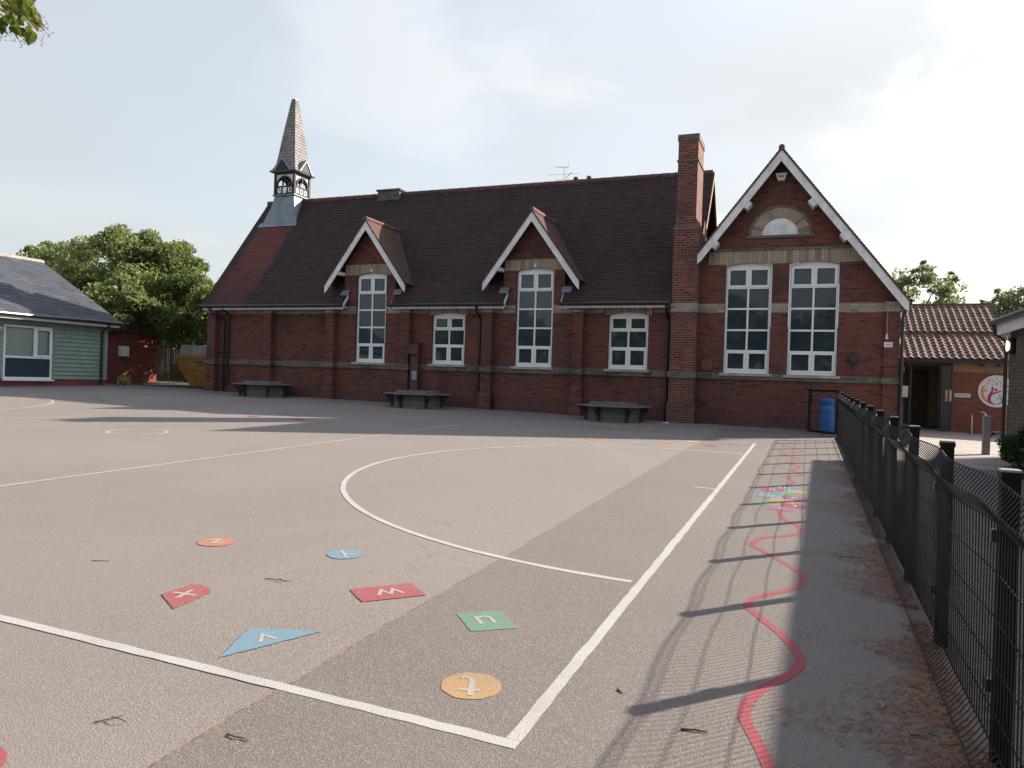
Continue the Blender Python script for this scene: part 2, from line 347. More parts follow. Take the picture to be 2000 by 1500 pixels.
MT = dict(
 brick=mat_brick('red_brick', (0.19, 0.062, 0.048), (0.115, 0.044, 0.038), (0.15, 0.115, 0.1), (0.048, 0.028, 0.027), hot=(0.24, 0.055, 0.03)),
 chimbrick=mat_brick('chimney_brick', (0.2, 0.058, 0.044), (0.115, 0.042, 0.036), (0.25, 0.21, 0.18), (0.055, 0.032, 0.03), ms=0.008, hot=(0.34, 0.07, 0.04)),
 plinth=mat_brick('plinth_brick', (0.17, 0.05, 0.04), (0.1, 0.036, 0.034), (0.17, 0.13, 0.12), (0.06, 0.04, 0.04), stain=0.7),
 buff=mat_brick('buff_brick', (0.44, 0.38, 0.31), (0.31, 0.26, 0.21), (0.2, 0.175, 0.15), (0.16, 0.14, 0.12), stain=0.6),
 voussoir=mat_brick('buff_arch_brick', (0.46, 0.38, 0.28), (0.31, 0.255, 0.19), (0.16, 0.135, 0.11), (0.16, 0.135, 0.11), bw=0.085, bh=7.0, stain=0.5),
 grime=mat_brick('weathered_string_course', (0.22, 0.2, 0.17), (0.13, 0.12, 0.105), (0.12, 0.11, 0.095), (0.06, 0.057, 0.052), bw=0.3, bh=0.095, stain=0.8),
 stone=mat_plain('sill_stone', (0.42, 0.37, 0.29), 0.85, var=0.25, scale=4, fine=0.35),
 tile=mat_tile('clay_roof_tile', (0.07, 0.036, 0.034), (0.042, 0.028, 0.029), (0.026, 0.021, 0.024), moss=(0.075, 0.055, 0.05), run=True),
 tile2=mat_tile('brown_verge_tile', (0.15, 0.075, 0.055), (0.1, 0.055, 0.044), (0.055, 0.038, 0.034), moss=(0.13, 0.1, 0.085)),
 ridge=mat_plain('ridge_tile', (0.12, 0.06, 0.05), 0.85, var=0.4, scale=5, fine=0.4),
 slate=mat_tile('grey_slate', (0.075, 0.085, 0.1), (0.055, 0.062, 0.075), (0.035, 0.04, 0.048), tw=0.3, th=0.2, rough=0.6),
 shingle=mat_tile('silver_shingle', (0.3, 0.29, 0.28), (0.2, 0.195, 0.195), (0.1, 0.1, 0.1), tw=0.14, th=0.13, moss=(0.16, 0.16, 0.14)),
 lead=mat_plain('lead_sheet', (0.19, 0.225, 0.26), 0.5, metal=0.25, var=0.2, scale=3, bump=0.2),
 white=mat_plain('white_paint', (0.72, 0.73, 0.74), 0.5, var=0.07, scale=5, fine=0.12),
 oldwhite=mat_plain('weathered_white_paint', (0.78, 0.79, 0.8), 0.65, var=0.14, scale=5, fine=0.4),
 upvc=mat_plain('white_window_frame', (0.78, 0.8, 0.83), 0.35, var=0.04, scale=4),
 black=mat_plain('black_iron', (0.014, 0.014, 0.015), 0.4, var=0.3, scale=12),
 timber=mat_plain('dark_timber', (0.03, 0.028, 0.03), 0.7, var=0.3, scale=8),
 glass=mat_glass('window_glass'), glass2=mat_glass('window_glass_sky_tint', (0.04, 0.06, 0.08)), clear=mat_clear('clear_glass'),  # blue tints stand in for reflected sky; the second is lighter
 blind=mat_plain('roller_blind', (0.78, 0.82, 0.78), 0.9, var=0.05, scale=1.2),
 green=mat_plain('sage_green_board', (0.22, 0.315, 0.25), 0.7, var=0.12, scale=5, fine=0.15),
 tar=mat_asphalt('tarmac', *TAR), tar2=mat_asphalt('dark_tarmac', *TAR2),
 tar3=mat_asphalt('path_tarmac', (0.15, 0.13, 0.12), (0.3, 0.28, 0.26), (0.07, 0.06, 0.06), (0.13, 0.115, 0.11)),
 paving=mat_brick('concrete_paving', (0.36, 0.32, 0.285), (0.31, 0.28, 0.25), (0.18, 0.15, 0.13), (0.22, 0.19, 0.17), bw=0.6, bh=0.6, ms=0.008, stain=0.4),
 line=mat_paint('white_line_paint', (0.4, 0.395, 0.38), 0.35, TAR),
 fence=mat_plain('black_fence_plastic', (0.009, 0.008, 0.008), 0.5, var=0.35, scale=9, bump=0.15, spec=0.25),
 wire=mat_plain('black_wire', (0.012, 0.012, 0.013), 0.32, var=0.2, scale=30),
 cap=mat_plain('post_cap', (0.3, 0.31, 0.32), 0.3, var=0.2, scale=20, spec=0.6),  # pale grey stands in for sky reflected off the cap tops
 bark=mat_plain('bark', (0.06, 0.048, 0.038), 0.9, var=0.35, scale=10, bump=0.6),
 greywood=mat_boards('weathered_grey_wood', (0.2, 0.2, 0.2), (0.12, 0.118, 0.115), axis=0),
 fencewood=mat_boards('fence_wood', (0.13, 0.115, 0.1), (0.08, 0.07, 0.06), axis=1),
 soil=mat_plain('dark_soil', (0.03, 0.024, 0.02), 0.95, var=0.4, scale=14, bump=0.5),
 grass=mat_plain('dry_grass', (0.07, 0.07, 0.035), 0.95, var=0.5, scale=3, bump=0.8, fine=0.5),
 ground=mat_plain('earth', (0.12, 0.11, 0.08), 0.95, var=0.3, scale=0.5),
 steel=mat_plain('galvanised_steel', (0.5, 0.5, 0.5), 0.3, metal=0.9, var=0.1, scale=12),
 concrete=mat_plain('grey_bollard', (0.2, 0.2, 0.2), 0.8, var=0.2, scale=7, fine=0.3),
 pantile=mat_plain('brown_pantile', (0.17, 0.1, 0.078), 0.85, var=0.4, scale=3, fine=0.4, bump=0.3),
 brownbrick=mat_brick('brown_grey_brick', (0.15, 0.11, 0.088), (0.1, 0.075, 0.064), (0.04, 0.036, 0.033), (0.06, 0.047, 0.042), stain=0.3, ms=0.009),
 newbrick=mat_brick('orange_red_brick', (0.26, 0.075, 0.05), (0.2, 0.06, 0.042), (0.27, 0.21, 0.18), (0.12, 0.045, 0.035), stain=0.25),
 cream=mat_brick('cream_brick', (0.42, 0.3, 0.19), (0.35, 0.24, 0.15), (0.24, 0.2, 0.15), (0.2, 0.15, 0.1), stain=0.25),
 shed=mat_brick('shed_red_brick', (0.26, 0.06, 0.048), (0.19, 0.045, 0.038), (0.2, 0.13, 0.11), (0.08, 0.032, 0.03), stain=0.4),
 alu=mat_plain('dark_grey_aluminium', (0.03, 0.033, 0.037), 0.4, var=0.15),
 dark=mat_plain('dark_interior', (0.02, 0.019, 0.018), 0.9, var=0.3, scale=2),
 blue=mat_plain('blue_plastic', (0.012, 0.13, 0.42), 0.35, var=0.08, scale=5),
 yellow=mat_plain('yellow_skip_paint', (0.24, 0.12, 0.02), 0.6, var=0.2, scale=4, fine=0.3),
 greyboard=mat_plain('grey_side_board', (0.2, 0.18, 0.17), 0.8, var=0.25, scale=3),
 needle=mat_leaf('dry_needle', (0.27, 0.095, 0.04), (0.17, 0.07, 0.035), (0.32, 0.15, 0.07), 0.05),
 twig=mat_plain('dry_twig', (0.09, 0.055, 0.035), 0.9, var=0.4, scale=40),
 leafA=mat_leaf('bright_leaf', (0.25, 0.3, 0.13), (0.16, 0.215, 0.1), (0.34, 0.32, 0.11), 0.5),
 leafB=mat_leaf('dark_leaf', (0.17, 0.225, 0.095), (0.11, 0.165, 0.075), (0.28, 0.28, 0.08), 0.5),
 leafC=mat_leaf('far_leaf', (0.25, 0.28, 0.17), (0.18, 0.21, 0.13), (0.3, 0.3, 0.18), 0.5),  # leaf colour paled in place of distance haze
 leafD=mat_leaf('lime_leaf', (0.1, 0.16, 0.02), (0.05, 0.1, 0.02), (0.2, 0.2, 0.03), 0.45),
 bract=mat_leaf('lime_bract', (0.4, 0.32, 0.12), (0.3, 0.26, 0.08), (0.45, 0.36, 0.16), 0.4),
 bushleaf=mat_leaf('shrub_leaf', (0.035, 0.075, 0.025), (0.025, 0.055, 0.02), (0.06, 0.09, 0.03), 0.2),
 paper=mat_plain('sign_white', (0.72, 0.73, 0.75), 0.5, var=0.03),
 ink=mat_plain('sign_lettering', (0.04, 0.04, 0.05), 0.6, var=0.05),
 lamp=mat_emit('lit_lamp', (1.0, 0.86, 0.55), 1.1),
 lampspot=mat_emit('lit_ceiling_lamp', (1.0, 0.85, 0.5), 1.0),
 tan=mat_plain('timber_batten', (0.3, 0.2, 0.14), 0.8, var=0.2),
)
def paint(name, col, under=TAR2, wear=0.35):
    if name not in MT: MT[name] = mat_paint(name, col, wear, under)
    return MT[name]

# ------------------------------------------------------------------ ground
def gz(x, y):
    x = max(-45.0, min(12.0, x)); y = max(-12.0, min(45.0, y))
    return -0.01637*x+0.01512*y
def sheet(name, mat, xs, ys, dz, kind='structure'):
    mb = MB()
    for i in range(len(xs)-1):
        for j in range(len(ys)-1):
            mb.poly([(a, b, gz(a, b)+dz) for a, b in ((xs[i], ys[j]), (xs[i+1], ys[j]), (xs[i+1], ys[j+1]), (xs[i], ys[j+1]))])
    o = mb.build(name, mat); o['kind'] = kind; return o
sheet('ground', MT['ground'], [-900, -45, 12, 900], [-900, -12, 45, 900], -0.004)
sheet('playground_tarmac', MT['tar'], [-26.5, 0.95], [-10, 23.0], 0.0)
sheet('path', MT['tar3'], [0.95, 11.9], [-10, 28], 0.0)
sheet('paving', MT['paving'], [1.25, 11.9], [15.6, 27.3], 0.004)
sheet('grass_bank', MT['grass'], [-40, -22.1], [23.0, 44], 0.0)
def ribbon(mb, pts, w, dz, closed=False, rag=0.0):
    n = len(pts); L_, R_ = [], []
    for i, (x, y) in enumerate(pts):
        a = pts[(i-1) % n] if (closed or i) else pts[0]; b = pts[(i+1) % n] if (closed or i < n-1) else pts[-1]
        dx, dy = b[0]-a[0], b[1]-a[1]; l = math.hypot(dx, dy) or 1; nx, ny = -dy/l*w/2, dx/l*w/2
        k1 = 1+random.uniform(-rag, rag); k2 = 1+random.uniform(-rag, rag)
        L_.append((x+nx*k1, y+ny*k1)); R_.append((x-nx*k2, y-ny*k2))
    for i in range(n if closed else n-1):
        j = (i+1) % n
        mb.poly([(p[0], p[1], gz(*p)+dz) for p in (R_[i], R_[j], L_[j], L_[i])])
def seg(a, b, step=0.12):
    k = max(1, int(math.hypot(b[0]-a[0], b[1]-a[1])/step)); return [(a[0]+(b[0]-a[0])*i/k, a[1]+(b[1]-a[1])*i/k) for i in range(k+1)]
# strip of newer, darker tarmac along the fence, with a grassy seam
mb = MB(); edge = [(-2.2+random.uniform(-.012, .012), y) for y in np.arange(-8, 21.8, 0.15)]
for (a, b), (c, d) in zip(edge[:-1], edge[1:]):
    mb.poly([(a, b, gz(a, b)+.002), (0.95, b, gz(.95, b)+.002), (0.95, d, gz(.95, d)+.002), (c, d, gz(c, d)+.002)])
mb.build('tarmac_strip', MT['tar2'])['kind'] = 'structure'
mb = MB(); ribbon(mb, edge, 0.014, 0.003, rag=0.8); mb.build('tarmac_seam', mat_plain('seam_grit', (0.16, 0.12, 0.085), 0.95, var=.4, scale=30))['kind'] = 'structure'
# netball court lines
GX, GY, CW, L3, DR = -1.068, 2.789, 14.666, 6.891, 4.821
mb = MB(); LZ = 0.004; LW = 0.064
Y1 = GY+CW; XL = GX-3*L3
ribbon(mb, seg((XL, GY), (GX+LW/2, GY)), LW, LZ, rag=.13)
ribbon(mb, seg((GX, GY+LW/2), (GX, Y1)), LW, LZ, rag=.13)
ribbon(mb, seg((XL, Y1), (GX-LW/2, Y1)), 0.05, LZ, rag=.1)
ribbon(mb, seg((XL, GY+LW/2), (XL, Y1-.03)), 0.05, LZ, rag=.1)
for k in (1, 2): ribbon(mb, seg((GX-k*L3, GY+LW/2), (GX-k*L3, Y1-.03)), 0.05, LZ, rag=.1)
cy_ = GY+CW/2
ribbon(mb, [(GX-LW/2-(DR-LW/2)*math.sin(a), cy_+DR*math.cos(a)) for a in np.linspace(0.008, math.pi-0.008, 110)], 0.062, LZ, rag=.1)
ribbon(mb, [(XL+.03+(DR-.03)*math.sin(a), cy_+DR*math.cos(a)) for a in np.linspace(0.008, math.pi-0.008, 90)], 0.055, LZ, rag=.1)
ribbon(mb, [(GX-1.5*L3+0.5*math.cos(a), cy_+0.5*math.sin(a)) for a in np.linspace(0, 2*math.pi, 48)[:-1]], 0.05, LZ, closed=True)
ribbon(mb, seg((GX-.3, cy_), (GX-LW/2, cy_)), 0.05, LZ)
mb.build('court_lines', MT['line'])['kind'] = 'structure'
mb = MB(); ribbon(mb, seg((-26.0, 17.5), (-25.9, 21.2), .5)+seg((-22.2, 21.9), (-20.4, 21.7), .5), 0.09, 0.005)
mb.build('drain_channel', MT['black'])['kind'] = 'structure'

def text_mesh(s, size, ext=0.0):
    if s == 't':     # drawn as one outline
        me = bpy.data.meshes.new('txt'); k = size*1.0
        pts = [(-.05, .36), (.05, .36), (.05, .2), (.2, .2), (.2, .12), (.05, .12), (.05, -.2), (.075, -.26), (.12, -.28), (.2, -.26), (.21, -.34), (.12, -.37), (.02, -.35), (-.04, -.28), (-.05, -.2), (-.05, .12), (-.16, .12), (-.16, .2), (-.05, .2)]
        me.from_pydata([(a*k, b*k, 0) for a, b in pts[::-1]], [], [list(range(len(pts)))]); return me
    cu = bpy.data.curves.new('txt', 'FONT'); cu.body = s; cu.size = size; cu.align_x = 'CENTER'; cu.align_y = 'CENTER'; cu.extrude = ext
    o = bpy.data.objects.new('txt', cu); COL.objects.link(o); dg = bpy.context.evaluated_depsgraph_get(); dg.update()
    me = bpy.data.meshes.new_from_object(o.evaluated_get(dg))
    xs = [v.co.x for v in me.vertices]; ys = [v.co.y for v in me.vertices]
    me.transform(Matrix.Translation((-(min(xs)+max(xs))/2, -(min(ys)+max(ys))/2, 0))); bpy.data.objects.remove(o); bpy.data.curves.remove(cu); return me
def add_text(name, s, size, mat, loc, rot, parent=None, label=None, ext=0.0, ground=False, sx=1.0):
    me = text_mesh(s, size, ext)
    off = BASE[parent.name] if parent is not None else Vector((0, 0, 0))
    Mx = Matrix.Translation(Vector(loc)) @ rot @ Matrix.Diagonal((sx, 1, 1, 1)); me.transform(Mx)
    if ground:
        for v in me.vertices: v.co.z = gz(v.co.x, v.co.y)+loc[2]
    me.transform(Matrix.Translation(-off)); me.materials.clear(); me.materials.append(mat)
    o = bpy.data.objects.new(name, me); COL.objects.link(o)
    if parent is not None: o.parent = parent; BASE[o.name] = off
    return o
ORANGE, BLUEP, REDP, GREENP = (0.37, 0.235, 0.115), (0.135, 0.235, 0.31), (0.285, 0.07, 0.08), (0.12, 0.225, 0.15)
CREAM = paint('cream_letter_paint', (0.36, 0.33, 0.29))
def painted(name, pts, col, mname, label, letter=None, lpos=None, lang=0, lsize=0.16, group=None, under=TAR, sx=1.0):
    cx = sum(p[0] for p in pts)/len(pts); cy = sum(p[1] for p in pts)/len(pts); mb = MB()
    out = []
    for i in range(len(pts)):                                   # slightly ragged hand-laid edge
        a, b = pts[i], pts[(i+1) % len(pts)]; k = max(1, int(math.hypot(b[0]-a[0], b[1]-a[1])/0.03))
        for j in range(k): out.append((a[0]+(b[0]-a[0])*j/k+random.uniform(-.003, .003), a[1]+(b[1]-a[1])*j/k+random.uniform(-.003, .003)))
    mb.poly([(x, y, gz(x, y)+.0045) for x, y in out])
    if mb.f:
        n = Vector((0, 0, 0)); P = [Vector(v) for v in mb.v]
        for i in range(len(P)): n += P[i].cross(P[(i+1) % len(P)])
        if n.z < 0: mb.f[0].reverse(); mb.uv.reverse()
    o = mb.build(name, paint(mname, col, under), base=(cx, cy, gz(cx, cy)))
    tag(o, label, 'floor marking', group)
    if letter:
        lx, ly = lpos or (cx, cy)
        add_text('letter', letter, lsize, CREAM, (lx, ly, .006), Matrix.Rotation(R(lang), 4, 'Z'), o, ground=True, sx=sx)
    return o
def circ(x, y, r_, n=40, ry=None): return [(x+r_*math.cos(2*math.pi*i/n), y+(ry or r_)*math.sin(2*math.pi*i/n)) for i in range(n)]
GL = 'painted letter tiles on the playground'
painted('painted_letter_tile', circ(-1.433, 3.202, 0.145), ORANGE, 'orange_floor_paint', 'orange round tile with letter t, near the court corner', 't', (-1.432, 3.197), 201, 0.287, GL, TAR2)
painted('painted_letter_tile', [(-1.939, 4.071), (-1.735, 3.844), (-1.52, 4.022), (-1.72, 4.255)], GREENP, 'green_floor_paint', 'green square tile with letter u on the dark tarmac strip', 'u', (-1.742, 4.058), 222, 0.287, GL, TAR2)
painted('painted_letter_tile', [(-2.843, 3.301), (-2.689, 2.915), (-2.463, 3.452)], BLUEP, 'blue_floor_paint', 'blue triangle tile with letter v', 'v', (-2.676, 3.235), 240, 0.268, GL)
painted('painted_letter_tile', [(-2.765, 4.158), (-2.553, 3.982), (-2.267, 4.302), (-2.482, 4.483)], REDP, 'red_floor_paint', 'red oblong tile with letter w', 'w', (-2.518, 4.245), 228, 0.268, GL)
painted('painted_letter_tile', [(-3.708, 3.503), (-3.44, 3.343), (-3.45, 3.5), (-3.481, 3.678), (-3.54, 3.735), (-3.631, 3.765), (-3.703, 3.753)], REDP, 'red_floor_paint', 'red tile with one rounded end and letter x', 'x', (-3.592, 3.575), 235, 0.293, GL)
painted('painted_letter_tile', circ(-3.296, 4.888, 0.142), BLUEP, 'blue_floor_paint', 'blue round tile with letter y', 'y', (-3.31, 4.89), 250, 0.268, GL)
painted('painted_letter_tile', circ(-4.38, 4.676, 0.142), (0.35, 0.16, 0.11), 'coral_floor_paint', 'coral round tile with letter z', 'z', (-4.393, 4.69), 225, 0.293, GL)
painted('painted_letter_tile', circ(-2.815, 1.70, 0.2), REDP, 'red_floor_paint', 'red round tile cut off by the lower left corner of the picture', group=GL)
GP = 'small painted marks by the school wall'
row = [(-5.091, 18.586, 'red'), (-4.703, 18.605, 'crimson'), (-4.31, 18.636, 'green'), (-3.912, 18.678, 'blue'), (-3.539, 18.696, 'pink'), (-3.113, 18.593, 'ochre')]
PC = dict(red=REDP, crimson=(0.38, 0.04, 0.07), green=(0.08, 0.26, 0.18), blue=(0.1, 0.28, 0.45), pink=(0.42, 0.1, 0.16), ochre=(0.42, 0.27, 0.06), orange=(0.6, 0.24, 0.1), amber=(0.6, 0.36, 0.12), teal=(0.04, 0.28, 0.24), yellow=(0.5, 0.42, 0.12), sky=(0.22, 0.4, 0.5), brown=(0.2, 0.13, 0.09))
def blob(x, y, c, label, sx=.16, sy=.16):
    k = random.choice((4, 5, 6)); a0 = random.random()*6
    painted('painted_mark', [(x+sx*math.cos(a0+2*math.pi*i/k), y+sy*math.sin(a0+2*math.pi*i/k)) for i in range(k)], tuple(q*.7 for q in PC[c]), c+'_mark_paint', label, group=GP)
for i, (x, y, c) in enumerate(row): blob(x, y, c, '%s paint mark in the shaded row before the bench nearest the gable' % c, .13, .15)
for x, y, c, w in [(-4.283, 15.464, 'orange', 'straddling the shadow edge'), (-3.543, 16.345, 'amber', 'just touched by the shadow edge'), (-3.264, 15.372, 'sky', 'inside the goal circle, brightly sunlit'),
                   (-2.814, 16.068, 'orange', 'sunlit, between the blue and amber marks'), (-2.327, 16.675, 'amber', 'sunlit, at the far edge of the light tarmac'), (-1.887, 16.035, 'red', 'on the dark tarmac strip near the far court corner'), (-1.481, 16.804, 'green', 'beside the far right court corner')]:
    blob(x, y, c, '%s paint mark %s' % (c, w), .17, .2)
for x, y, c, w in [(-12.466, 14.406, 'red', 'leftmost of the spike shadow cluster'), (-12.618, 15.831, 'teal', 'in the shade before the middle of the wall'), (-11.935, 15.374, 'pink', 'on the thin bright sliver between two shadows'),
                   (-12.456, 16.361, 'blue', 'deep in the shade behind the teal mark'), (-12.19, 16.738, 'ochre', 'small and faint, farthest from the camera in its cluster'), (-11.835, 16.633, 'sky', 'in the shade right of the ochre mark'),
                   (-11.338, 16.735, 'yellow', 'right end of the shaded cluster'), (-12.013, 14.507, 'sky', 'inside the long spike shadow'), (-11.623, 14.531, 'teal', 'inside the long spike shadow, right of the blue mark'),
                   (-11.321, 14.682, 'red', 'right end of the long spike shadow'), (-18.891, 15.405, 'teal', 'far left, near the green building'), (-19.864, 16.144, 'brown', 'far left, behind the lone teal mark')]:
    blob(x, y, c, '%s paint mark %s' % (c, w), .17, .17)
# wavy red line in two runs and the hopscotch between them
def smooth_pts(p, k=6):
    out = []
    for i in range(len(p)-1):
        p0, p1, p2, p3 = [np.array(p[max(0, min(len(p)-1, j))]) for j in (i-1, i, i+1, i+2)]
        for s in range(k):
            t = s/k; out.append(tuple(0.5*((2*p1)+(-p0+p2)*t+(2*p0-5*p1+4*p2-p3)*t*t+(-p0+3*p1-3*p2+p3)*t**3)))
    return out+[p[-1]]
wv = [(0.0, 2.5), (-0.04, 2.8), (-0.094, 3.071), (-0.15, 3.262), (-0.217, 3.468), (-0.208, 3.653), (-0.158, 3.826), (-0.065, 4.014), (0.0, 4.199), (0.009, 4.318), (-0.024, 4.471), (-0.108, 4.694), (-0.231, 4.929), (-0.318, 5.115), (-0.327, 5.241), (-0.273, 5.384), (-0.151, 5.585), (-0.025, 5.795), (0.011, 6.007), (-0.008, 6.199), (-0.136, 6.482), (-0.285, 6.753), (-0.403, 6.951), (-0.421, 7.093), (-0.352, 7.368), (-0.167, 7.567), (-0.033, 7.792), (-0.016, 7.96), (-0.077, 8.225), (-0.193, 8.446), (-0.245, 8.763), (-0.251, 8.98)]
w2 = [(-0.289, 11.0), (-0.186, 11.323), (-0.149, 11.518), (-0.218, 11.815), (-0.231, 12.049), (-0.176, 12.218), (-0.03, 12.459), (-0.062, 12.634), (-0.156, 12.835), (-0.198, 13.015), (-0.162, 13.227), (-0.085, 13.478), (-0.137, 13.671), (-0.265, 13.89), (-0.327, 14.007), (-0.214, 14.273), (-0.123, 14.615), (-0.099, 14.819), (-0.209, 15.009), (-0.274, 15.099), (-0.382, 15.355), (-0.397, 15.549), (-0.311, 15.892), (-0.113, 16.232), (-0.086, 16.54), (-0.221, 16.893), (-0.395, 17.297), (-0.524, 17.709)]
for pts, lab in ((wv, 'red wavy line painted from the near edge to the hopscotch'), (w2, 'red wavy line painted beyond the hopscotch to the far fence end')):
    mb = MB(); ribbon(mb, smooth_pts(pts), 0.056, 0.004, rag=.06)
    for fc in mb.f: pass
    o = mb.build('painted_wavy_line', paint('red_line_paint', (0.28, 0.045, 0.058), TAR2)); tag(o, lab, 'floor marking')
hop = thing('hopscotch_grid', (-0.26, 10.0, gz(-.26, 10)), 'hopscotch of ten coloured numbered squares on the dark tarmac', 'floor marking')
def hsq(x0, x1, y0, y1, col, mn, num):
    col = tuple(q*.6 for q in col); o_ = MB(); o_.poly([(x, y, gz(x, y)+.0045) for x, y in ((x0, y0), (x1, y0), (x1, y1), (x0, y1))])
    s = o_.build('square', paint(mn, col, TAR2), hop); add_text('number', num, 0.2, paint('white_number_paint', (.38, .37, .36)), ((x0+x1)/2, (y0+y1)/2, .006), Matrix.Identity(4), s, ground=True)
LX, C0, C1, RX = -0.55, -0.4, -0.115, 0.025; MX = -0.26
for a in [(C0, C1, 8.99, 9.25, (0.45, 0.14, 0.24), 'pink_square', '1'), (LX, MX-.002, 9.254, 9.53, (0.2, 0.4, 0.24), 'green_square', '2'), (MX, RX, 9.254, 9.53, (0.36, 0.05, 0.1), 'red_square', '3'),
          (C0, C1, 9.534, 9.86, (0.55, 0.34, 0.12), 'orange_square', '4'), (LX, MX-.002, 9.864, 10.15, (0.2, 0.36, 0.52), 'blue_square', '5'), (MX, RX, 9.864, 10.15, (0.3, 0.1, 0.24), 'purple_square', '6'),
          (C0, C1, 10.154, 10.42, (0.08, 0.36, 0.24), 'deep_green_square', '7'), (LX, MX-.002, 10.424, 10.69, (0.5, 0.06, 0.09), 'scarlet_square', '8'), (MX, RX, 10.424, 10.69, (0.45, 0.36, 0.12), 'ochre_square', '9'), (C0, C1, 10.694, 10.97, (0.08, 0.28, 0.5), 'bright_blue_square', '10')]: hsq(*a)

# ------------------------------------------------------------------ school
YF = 22.9
SCH = thing('school_building', (-10, YF, gz(-10, YF)), 'long red brick Victorian school with white-trimmed dormers, dark tiled roof and spired bell turret', 'school building')
D1, D2, GXC = -14.77, -8.49, -0.93
WIN = dict(dw1=(-15.32, -14.07, 1.98, 5.2), dw2=(-9.09, -7.79, 1.97, 5.22), sw1=(-12.2, -10.93, 1.98, 3.76), sw2=(-5.93, -4.66, 1.97, 3.76), gw1=(-2.4, -1.09, 1.94, 5.2), gw2=(-0.62, 0.72, 1.93, 5.21))
def dz_(xc, x, apex, k): return apex-k*abs(x-xc)
DAP, DK, DH = 7.06, 1.37, 1.68
GAP, GK, GH = 8.42, 1.297, 3.40
mb = MB()
H = list(WIN.values())
grid_wall(mb, -22.0, -3.2, -0.3, 4.05, [h for h in H[:4]], YF, YF+.3)
for xc, k in ((D1, 0), (D2, 1)):
    grid_wall(mb, xc-1.07, xc+1.07, 4.05, 5.26, [H[k]], YF, YF+.3)
    mb.prism([(xc-1.07, YF, 5.26), (xc+1.07, YF, 5.26), (xc+1.07, YF, 5.45), (xc, YF, 6.93), (xc-1.07, YF, 5.45)], (0, .3, 0))
    for s in (-1, 1): mb.prism([(xc+s*1.07, YF+.3, 4.05), (xc+s*1.07, YF+1.3, 4.05), (xc+s*1.07, YF+1.3, 5.45), (xc+s*1.07, YF+.3, 5.45)], (-s*.2, 0, 0))
WALL = mb.build('front_wall', MT['brick'], SCH)
mb = MB()
grid_wall(mb, -3.2, 1.25, -0.3, 5.23, H[4:], YF, YF+.3)
mb.prism([(1.25, YF, -.3), (2.25, YF, -.3), (2.25, YF, 4.15), (1.44, YF, 5.23), (1.25, YF, 5.23)], (0, .3, 0))
mb.prism([(-3.2, YF, 5.23), (1.44, YF, 5.23), (GXC, YF, 8.3), (-3.2, YF, 5.34)], (0, .3, 0))
mb.box(1.95, 2.25, YF+.3, 33, -.3, 4.1)
mb.build('gable_wall', MT['brick'], SCH)
mb = MB()
mb.prism([(-22.0, YF+.3, -.3), (-22.0, 29.4, -.3), (-22.0, 29.4, 4.4), (-22.0, 26.2, 8.6), (-22.0, YF+.3, 4.35)], (.3, 0, 0))
mb.prism([(-3.55, YF+.3, 4), (-3.55, 29.4, 4.4), (-3.55, 26.2, 8.6), (-3.55, YF+.4, 4.6)], (-.3, 0, 0))
mb.box(-22.0, -3.25, 29.4, 29.7, -.3, 4.3); mb.box(-3.25, 2.25, 32.7, 33, -.3, 4.1)
mb.build('side_wall', MT['brick'], SCH)
# pilasters
for x0, x1 in ((-22.02, -21.62), (-19.25, -18.91), (-16.46, -16.1), (-13.33, -12.98), (-10.2, -9.85), (-7.03, -6.70)):
    mb = MB(); mb.box(x0, x1, YF-.24, YF-.001, -.3, 3.98); mb.box(x0-.04, x1+.04, YF-.29, YF-.242, -.3, 1.0); mb.prism([(x0-.04, YF-.29, 1.0), (x0-.04, YF-.242, 1.0), (x0-.04, YF-.242, 1.06)], (x1-x0+.08, 0, 0))
    p_ = mb.build('pilaster', MT['brick'], SCH)
    c = MB(); c.box(x0-.012, x1+.012, YF-.255, YF-.0, 3.74, 3.985); c.build('pilaster_cap', MT['buff'], p_)
mb = MB(); mb.box(1.9, 2.27, YF-.1, YF-.001, -.3, 4.0); mb.box(1.86, 2.31, YF-.16, YF-.101, -.3, .86); mb.build('pilaster', MT['brick'], SCH)
c = MB(); c.box(1.885, 2.285, YF-.112, YF, 3.74, 4.02); c.build('pilaster_cap', MT['buff'], SCH)
# plinth course
mb = MB(); mb.box(-3.16, 1.85, YF-.04, YF-.001, -.3, .78); mb.box(-21.6, -3.95, YF-.02, YF-.001, -.3, .95); mb.build('plinth', MT['plinth'], SCH)
mb = MB(); mb.box(-3.16, 1.85, YF-.055, YF-.041, .36, .4); mb.build('plinth_joint', MT['grime'], SCH)
# string course wrapping the pilasters
mb = MB()
def course(mb, z0, z1, out, cuts, pil=True):
    ps = ((-22.02, -21.62), (-19.25, -18.91), (-16.46, -16.1), (-13.33, -12.98), (-10.2, -9.85), (-7.03, -6.70)) if pil else ()
    segs = []; x = -22.0
    blocked = sorted(list(ps)+list(cuts))
    for a, b in blocked+[(2.25, 2.25)]:
        if a > x: segs.append((x, a))
        x = max(x, b)
    for a, b in segs: mb.box(a, b, YF-out, YF-.002, z0, z1)
    for a, b in ps: mb.box(a-out, b+out, YF-.24-out, YF-.003, z0, z1)
course(mb, 1.755, 1.935, .05, [(-3.95, -3.15), (1.85, 2.25)])
mb.box(1.85, 2.32, YF-.165, YF-.004, 1.755, 1.935); mb.box(-3.98, -3.12, 22.545, YF-.004, 1.755, 1.935)
mb.prism([(-21.6, YF-.05, 1.9355), (-21.6, YF-.003, 1.9355), (-21.6, YF-.003, 1.97)], (17.6, 0, 0))
mb.build('string_course', MT['grime'], SCH)
